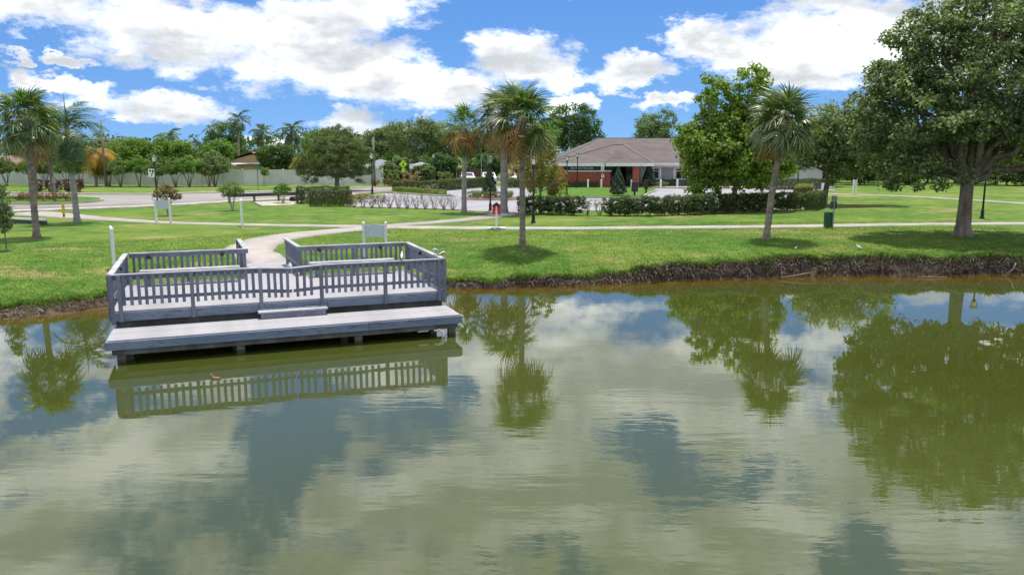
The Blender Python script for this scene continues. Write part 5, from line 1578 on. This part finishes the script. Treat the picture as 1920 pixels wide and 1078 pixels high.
lamp_post('black lamp post half hidden by the lone round tree', -13.9, 80.0, 4.0, .95)
lamp_post('far black lamp post before the grey-green oaks', -10.6, 109, 3.9, .9)
lamp_post('black lamp post right of the big oak trunk, lantern in the leaves', 29.8, 50.7, 4.1)
lamp_post('black lamp post behind the yellow-green corner hedge', 28.6, 80.6, 3.9, .95)

def board_sign(label, x, y, rz, h=1.5, width=.84, board=(.62, .54), lean=0.0):
    r = empty('board_sign', (x, y, gz(x, y) - .02), rz, label, 'sign', 'white fitness-trail boards')
    r.rotation_euler = (0, lean, rz)
    for sx in (-1, 1):
        p = MB().box((sx * width / 2, 0, h / 2), (.105, .105, h)).build('post', M['white_vinyl'], r)
        MB().tube([(sx * width / 2, 0, h), (sx * width / 2, 0, h + .05)], [.08, .01], 4).build('post_cap', M['white_vinyl'], p)
    z0 = h - .06 - board[1]
    poly = [(-(width - .105) / 2, z0), ((width - .105) / 2, z0), ((width - .105) / 2, h - .10), (0.16, h - .10), (.1, h - .05), (-.1, h - .05), (-.16, h - .10), (-(width - .105) / 2, h - .10)]
    vs = [(a, -.02, b) for a, b in poly] + [(a, .02, b) for a, b in poly]
    n = len(poly)
    MB().add(vs, [tuple(range(n)), tuple(reversed(range(n, 2 * n)))] + [(i, n + i, n + (i + 1) % n, (i + 1) % n) for i in range(n)]).build('panel', M['sign_panel'], r)
    return r
board_sign('white two-post board seen square-on before the reddish crape myrtle', -20.45, 46.9, R(-2))
board_sign('white two-post board just behind the dock railing', -5.75, 33.4, R(4), 1.5, .92)
board_sign('white board sign seen edge-on beside the dock, left of its railing', -14.95, 29.75, R(119), 1.62, .8)
board_sign('white board sign seen edge-on on the lawn below the guard rail', -15.4, 45.6, R(106), 1.52, .8)
board_sign('distant white two-post board on the right lawn by the far path', 33.35, 78.3, R(48), 1.5, .84)
r = empty('balance_beam', (-28.2, 46.6, gz(-28.2, 46.6)), R(-22), 'low wooden balance beam on the lawn beside the left-hand palm', 'beam')
MB().box((0, 0, .30), (3.0, .14, .10)).build('beam_top', M['white_paint'], r)
MB().box((0, 0, .14), (2.96, .09, .21)).build('beam_side', M['guard_dark'], r)
for xx in (-1.2, 1.2): MB().box((xx, 0, .02), (.1, .12, .2)).build('leg', M['guard_dark'], r)

# little library box on a post
r = empty('library_box', (-.85, 43.75, gz(-.85, 43.75)), 0, 'small red house-shaped box on a white post with a white slab foot', 'box')
MB().box((0, 0, .05), (.95, .5, .1)).build('foot_slab', M['white_paint'], r, bevel=.015)
for k, (a, wd) in enumerate(((-.24, .2), (.02, .1), (.22, .24))):
    MB().box((a, -.255, .055), (wd, .004, .025)).build('lettering', M['guard_dark'], r)
MB().box((0, 0, .55), (.11, .11, .92)).build('post', M['white_vinyl'], r)
MB().box((0, .12, 1.04), (.44, .34, .48)).build('box', M['red_paint'], r)
MB().box((0, -.075, 1.10), (.075, .03, .50)).build('post_strip', M['white_vinyl'], r)
mb = MB(); mb.add([(-.27, -.12, 1.26), (.27, -.12, 1.26), (0, -.12, 1.46), (-.27, .36, 1.26), (.27, .36, 1.26), (0, .36, 1.46)], [(0, 1, 2), (5, 4, 3), (0, 2, 5, 3), (1, 4, 5, 2), (0, 3, 4, 1)])
mb.build('roof', M['dark_bronze'], r)

# dog waste station
r = empty('dog_waste_station', (17.6, 44.2, gz(17.6, 44.2)), 0, 'dog waste station with green bin and grey sign on a post by the path', 'waste station')
MB().box((.12, -.1, .88), (.06, .05, 1.78)).build('post', M['galvanised'], r)
MB().box((.12, -.06, 1.62), (.30, .02, .36)).build('sign', M['galvanised'], r)
MB().box((.12, .0, 1.27), (.32, .18, .40)).build('bag_dispenser', M['dark_green'] if 'dark_green' in M else M['bin_green'], r, bevel=.02)
b_ = MB().tube([(-.06, .12, .06), (-.06, .12, .78), (-.06, .12, .84)], [.235, .245, .225], 20).build('bin', M['bin_green'], r)
MB().tube([(-.06, .12, .84), (-.06, .12, .88)], [.25, .235], 20).build('lid', M['black_metal'], b_)

# marker post, signs and poles by the road
r = empty('marker_post', (-28.9, 51.6, gz(-28.9, 51.6)), 0, 'yellow marker post beside the left footpath', 'post')
MB().box((0, 0, .52), (.17, .09, .66)).build('marker', M['yellow_paint'], r, bevel=.02)
MB().box((0, 0, .1), (.09, .07, .24)).build('foot', M['guard_dark'], r)

r = empty('road_sign', (-41.3, 92.5, .9), 0, 'white upright road sign with two black dots before the fence', 'sign')
MB().box((0, .04, 1.0), (.07, .05, 2.0)).build('post', M['galvanised'], r)
pl = MB().box((0, 0, 1.75), (.76, .03, .95)).build('plate', M['white_paint'], r)
for sx in (-.16, .16):
    MB().tube([(sx, -.018, 2.0), (sx, -.026, 2.0)], [.12, .12], 12).build('dot', M['black_metal'], pl)
MB().tube([(.16, -.02, 1.95), (.12, -.02, 1.78), (0, -.02, 1.62), (-.03, -.02, 1.4)], [.05] * 4, 6).build('arrow_stem', M['black_metal'], pl)

r = empty('street_name_sign', (-27.2, 86.2, .95), 0, 'green street name sign on a thin pole across the road', 'sign')
MB().tube([(0, 0, 0), (0, 0, 2.6)], [.035, .035], 8).build('pole', M['street_green'], r)
MB().box((.1, 0, 2.42), (.72, .02, .22)).build('name_plate', M['street_green'], r)
MB().box((.0, 0, 2.66), (.02, .6, .2)).build('name_plate', M['street_green'], r)

r = empty('crossing_sign', (-14.0, 104, .92), 0, 'lime-yellow diamond crossing sign with small plaque below', 'sign')
MB().tube([(0, .04, 0), (0, .04, 3.0)], [.04, .04], 8).build('post', M['galvanised'], r)
MB().box((0, 0, 2.55), (.72, .025, .72), ry=R(45)).build('diamond', M['lime_sign'], r)
mbp = MB(); mbp.tube([(.0, -.02, 2.75), (0, -.02, 2.52), (-.08, -.02, 2.32)], [.06, .07, .035], 6); mbp.tube([(0, -.02, 2.5), (.1, -.02, 2.32)], [.05, .03], 6)
mbp.build('walking_symbol', M['black_metal'], r)
pq = MB().box((.02, 0, 1.75), (.5, .025, .5)).build('plaque', M['lime_sign'], r)
MB().beam((.12, -.02, 1.9), (-.1, -.02, 1.62), .05, .008).build('arrow', M['white_paint'], pq)
r = empty('white_road_sign', (-12.9, 103.5, .92), 0, 'small white upright sign right of the lime diamond sign', 'sign')
MB().tube([(0, .04, 0), (0, .04, 2.5)], [.035, .035], 8).build('post', M['galvanised'], r)
MB().box((0, 0, 2.3), (.45, .02, .65)).build('plate', M['white_paint'], r)

for i, (x, y, h, lab) in enumerate([(-41.0, 70.6, 2.1, 'thin bare sign post on the road median, left of two'), (-39.8, 70.0, 1.9, 'thin bare sign post on the road median, right of two')]):
    r = empty('sign_post', (x, y, 1.05), 0, lab, 'post', 'thin posts on the median')
    MB().tube([(0, 0, 0), (0, 0, h)], [.035, .035], 6).build('pole', M['galvanised'], r)
    MB().box((0, .03, h - .3), (.36, .02, .5)).build('plate', M['galvanised'], r)

def utility_pole(label, x, y, h, arms):
    r = empty('utility_pole', (x, y, .85), 0, label, 'pole', 'utility poles')
    MB().tube([(0, 0, 0), (0, 0, h)], [.17, .12], 10).build('pole', M['pole_wood'], r, True)
    for a in arms:
        MB().tube([(0, 0, h - .15), (a * .7, 0, h + .15), (a * 1.4, 0, h + .2)], [.03, .025, .02], 6).build('arm', M['galvanised'], r)
        MB().box((a * 1.55, 0, h + .19), (.45, .16, .08)).build('lamp_head', M['galvanised'], r)
utility_pole('tall grey utility pole with two light arms by the left road', -49.0, 97.2, 7.9, (-1, 1))
utility_pole('bare utility pole between the lone round tree and the oaks', -16.6, 97.2, 5.9, ())
r = empty('light_pole', (-4.1, 108, .9), 0, 'thin pale pole behind the parked cars', 'pole')
MB().tube([(0, 0, 0), (0, 0, 4.4)], [.05, .035], 8).build('pole', M['galvanised'], r)
MB().tube([(0, 0, 4.38), (0, 0, 4.5)], [.07, .03], 8).build('cap', M['galvanised'], r)

r = empty('parking_sign', (10.0, 89.2, 1.07), 0, 'white parking sign on a thin post before the brick wall', 'sign')
MB().tube([(0, .03, 0), (0, .03, 2.4)], [.03, .03], 8).build('post', M['galvanised'], r)
MB().box((0, 0, 2.2), (.34, .02, .52)).build('plate', M['white_paint'], r)
MB().box((0, -.012, 2.15), (.12, .004, .3)).build('symbol', M['galvanised'], r)

# guard rail and culvert by the road
def guard():
    r = empty('guard_rail', (-23.6, 66.6, gz(-23.6, 66.6)), math.atan2(3.6, 5.4), 'dark low guard rail beside the road above the culvert', 'guard rail')
    Lg = 6.5
    for dy, zz in ((-.04, .66), (-.07, .54)):
        MB().tube([(0, dy, zz), (Lg, dy, zz)], [.085, .085], 8).build('rail_beam', M['guard_dark'], r)
    for i in range(4):
        MB().box((.15 + i * (Lg - .3) / 3, .06, .33), (.16, .16, .76)).build('post', M['pole_wood'], r)
guard()
mb = MB()
mb.add([(-21.0, 65.3, 1.06), (-19.4, 62.2, .95), (-17.4, 63.4, .95), (-17.0, 67.6, 1.06), (-21.0, 65.3, .7), (-19.4, 62.2, .7), (-17.4, 63.4, .7), (-17.0, 67.6, .7)], [(0, 1, 2, 3), (0, 4, 5, 1), (1, 5, 6, 2), (2, 6, 7, 3), (3, 7, 4, 0)])
hw = mb.build('culvert_apron', M['kerb_concrete'])
tag(hw, 'pale sloped concrete culvert apron below the guard rail', 'culvert')
MB().tube([(-18.2, 66.4, 1.12), (-17.6, 67.6, 1.12)], [.3, .3], 14).build('culvert_pipe', M['dark_recess'], hw)

# bollards and pedestal boxes before the clubhouse
for i, x in enumerate((8.64, 10.16, 11.69, 13.58, 16.92, 18.81)):
    r = empty('bollard', (x, 91.62, .92), 0, '%s white bollard from the left before the clubhouse' % ORD[i], 'bollard', 'white bollards before the clubhouse')
    MB().tube([(0, 0, 0), (0, 0, .96), (0, 0, 1.04)], [.105, .105, .04], 12).build('shaft', M['white_vinyl'], r)
    MB().tube([(0, 0, 0), (0, 0, .06)], [.14, .13], 12).build('base', M['kerb_concrete'], r)
for i, (x, y, wd, lab) in enumerate([(11.35, 74.4, .56, 'dark pedestal box on a stem right of the lawn conifer'), (13.2, 79.2, .34, 'narrow dark pedestal box before the entrance conifer')]):
    r = empty('pedestal_box', (x, y, 1.06), 0, lab, 'box', 'dark pedestal boxes on the clubhouse lawn')
    MB().box((0, 0, .17), (.14, .14, .4)).build('stem', M['dark_bronze'], r)
    MB().box((0, 0, .80), (wd, .42, .86)).build('cabinet', M['dark_bronze'], r, bevel=.02)
    MB().box((0, 0, 1.25), (wd + .06, .48, .04)).build('lid', M['dark_bronze'], r)
r = empty('utility_box', (33.6, 86.4, .9), R(20), 'small white utility box on the right lawn before the trees', 'box')
MB().box((0, 0, .38), (.62, .45, .8)).build('cabinet', M['white_paint'], r, bevel=.03)
MB().box((0, 0, .80), (.68, .5, .06)).build('lid', M['white_paint'], r)

# parked cars behind the hedge
def car(label, x, y, rz, mat):
    r = empty('parked_car', (x, y, .93), rz, label, 'car', 'cars parked behind the hedge')
    prof = [(-2.2, .35), (-2.25, .75), (-2.1, .95), (-1.2, 1.0), (-.55, 1.44), (.9, 1.46), (1.6, 1.02), (2.15, .92), (2.2, .5), (2.15, .35)]
    n = len(prof)
    vs = []
    for sgn in (-1, 1):
        for a, b in prof:
            inset = .12 if b > 1.2 else 0
            vs.append((sgn * (.88 - inset), a, b))
    fs = [tuple(range(n)), tuple(reversed(range(n, 2 * n)))] + [(i, n + i, n + (i + 1) % n, (i + 1) % n) for i in range(n)]
    MB().add(vs, fs).build('body', mat, r, bevel=.06)
    MB().add([(-.74, -1.14, 1.06), (.74, -1.14, 1.06), (.66, -.64, 1.40), (-.66, -.64, 1.40)], [(0, 1, 2, 3)]).build('windscreen', M['dark_glass'], r)
    for s in (-1, 1):
        MB().add([(s * .87, -.9, 1.06), (s * .87, 1.3, 1.06), (s * .79, .85, 1.38), (s * .79, -.5, 1.38)], [(0, 1, 2, 3)]).build('side_window', M['dark_glass'], r)
        MB().box((s * .62, -2.24, .72), (.34, .05, .14)).build('headlight', M['lamp_glass'], r)
        for a in (-1.35, 1.35):
            w_ = MB().tube([(s * .72, a, .32), (s * .92, a, .32)], [.32, .32], 16).build('wheel', M['tyre'], r)
            MB().tube([(s * .90, a, .32), (s * .935, a, .32)], [.2, .18], 12).build('rim', M['galvanised'], w_)
car('silver car parked behind the hedge left of the island conifer', -5.9, 106, R(8), M['car_silver'])
car('pale car parked behind the hedge, middle of the three', -3.1, 106.3, R(6), M['car_white'])
car('white car parked behind the hedge right of the lamp post', -.4, 106.5, R(4), M['car_white'])

# ------------------------------------------------------------------ birds
def bird(name, label, cat, loc, rz, s, body, head, floating=False, group=None, fat=1.0):
    r = empty(name, loc, rz, label, cat, group)
    # one continuous surface from tail to crown, x forward
    if floating:
        P = [(-.24, 0, .10), (-.17, 0, .07), (-.08, 0, .05), (.03, 0, .05), (.11, 0, .08), (.15, 0, .13), (.155, 0, .18), (.17, 0, .215), (.20, 0, .22), (.225, 0, .21)]
        Rd = [.008, .04, .07, .078, .06, .034, .028, .034, .026, .006]
    else:
        P = [(-.22, 0, .09), (-.14, 0, .12), (-.07, 0, .15), (.0, 0, .18), (.05, 0, .215), (.075, 0, .25), (.085, 0, .275), (.10, 0, .30), (.122, 0, .30), (.14, 0, .295)]
        Rd = [.006, .026, .048, .056, .046, .032, .028, .032, .024, .006]
    mb = MB().tube([tuple(c * s for c in p) for p in P], [q * s * fat for q in Rd], 10)
    Rd = [q * fat for q in Rd]
    o = mb.build('body', M[body], r, True)
    me = o.data
    me.materials.append(M[head])
    for p in me.polygons:
        if p.center.z > (.255 if not floating else .19) * s and p.center.x > .0:
            p.material_index = 1
    hx = P[-1]
    MB().tube([(hx[0] * s - .01 * s, 0, hx[2] * s), (hx[0] * s + .045 * s, 0, hx[2] * s - .008 * s)], [.008 * s, .002 * s], 6).build('beak', M['bird_orange'], r)
    zc = P[3][2]
    for sg in (-1, 1):
        yy = sg * Rd[3] * .92
        MB().add([(.05 * s, yy * s, (zc + .02) * s), (.0, yy * 1.12 * s, (zc + .035) * s), (-.12 * s, yy * .8 * s, (zc - .02) * s), (-.25 * s, yy * .3 * s, (P[0][2] - .0) * s), (-.10 * s, yy * 1.08 * s, (zc - .05) * s), (.0, yy * 1.14 * s, (zc - .03) * s)], [(0, 1, 5), (1, 2, 4, 5), (2, 3, 4)]).build('wing', M['bird_brown'] if body == 'bird_brown' else (M['bird_white'] if fat > 1 else M['bird_grey']), r)
        if not floating:
            MB().tube([(-.0 * s, sg * .02 * s, .13 * s), (.01 * s, sg * .022 * s, .0), (.04 * s, sg * .024 * s, .003)], [.006 * s, .005 * s, .004 * s], 5).build('leg', M['bird_orange'], r)
    return r
def dock_pt(u, v): 
    a = R(21.0)
    return (-10.44 + u * math.cos(a) - v * math.sin(a), 20.5 + u * math.sin(a) + v * math.cos(a))
x, y = dock_pt(7.72, 0); bird('white_bird', 'white bird on the front dock rail left of the corner', 'bird', (x, y, 1.952), R(95), .78, 'bird_white', 'bird_white', group='birds on the dock rail')
x, y = dock_pt(8.98, .9); bird('white_bird', 'grey and white bird on the right side rail of the dock', 'bird', (x, y, 1.952), R(200), .8, 'bird_white', 'bird_grey', group='birds on the dock rail')
x, y = dock_pt(8.98, .02); bird('white_bird', 'black-capped white bird on the right front corner of the dock', 'bird', (x, y, 1.952), R(15), .85, 'bird_white', 'bird_grey', group='birds on the dock rail')
bird('white_bird', 'white bird on the grass in the big oak shadow above the bank', 'bird', (15.3, 35.1, gz(15.3, 35.1)), R(160), .7, 'bird_white', 'bird_white', group='birds on the lawn', fat=1.5)
bird('white_bird', 'small white bird in the leaning palm shadow', 'bird', (12.9, 36.1, gz(12.9, 36.1)), R(20), .42, 'bird_white', 'bird_white', group='birds on the lawn', fat=1.6)
bird('brown_duck', 'brown duck floating in front of the dock', 'duck', (-6.75, 17.6, -.02), R(170), .55, 'bird_brown', 'bird_brown', True)
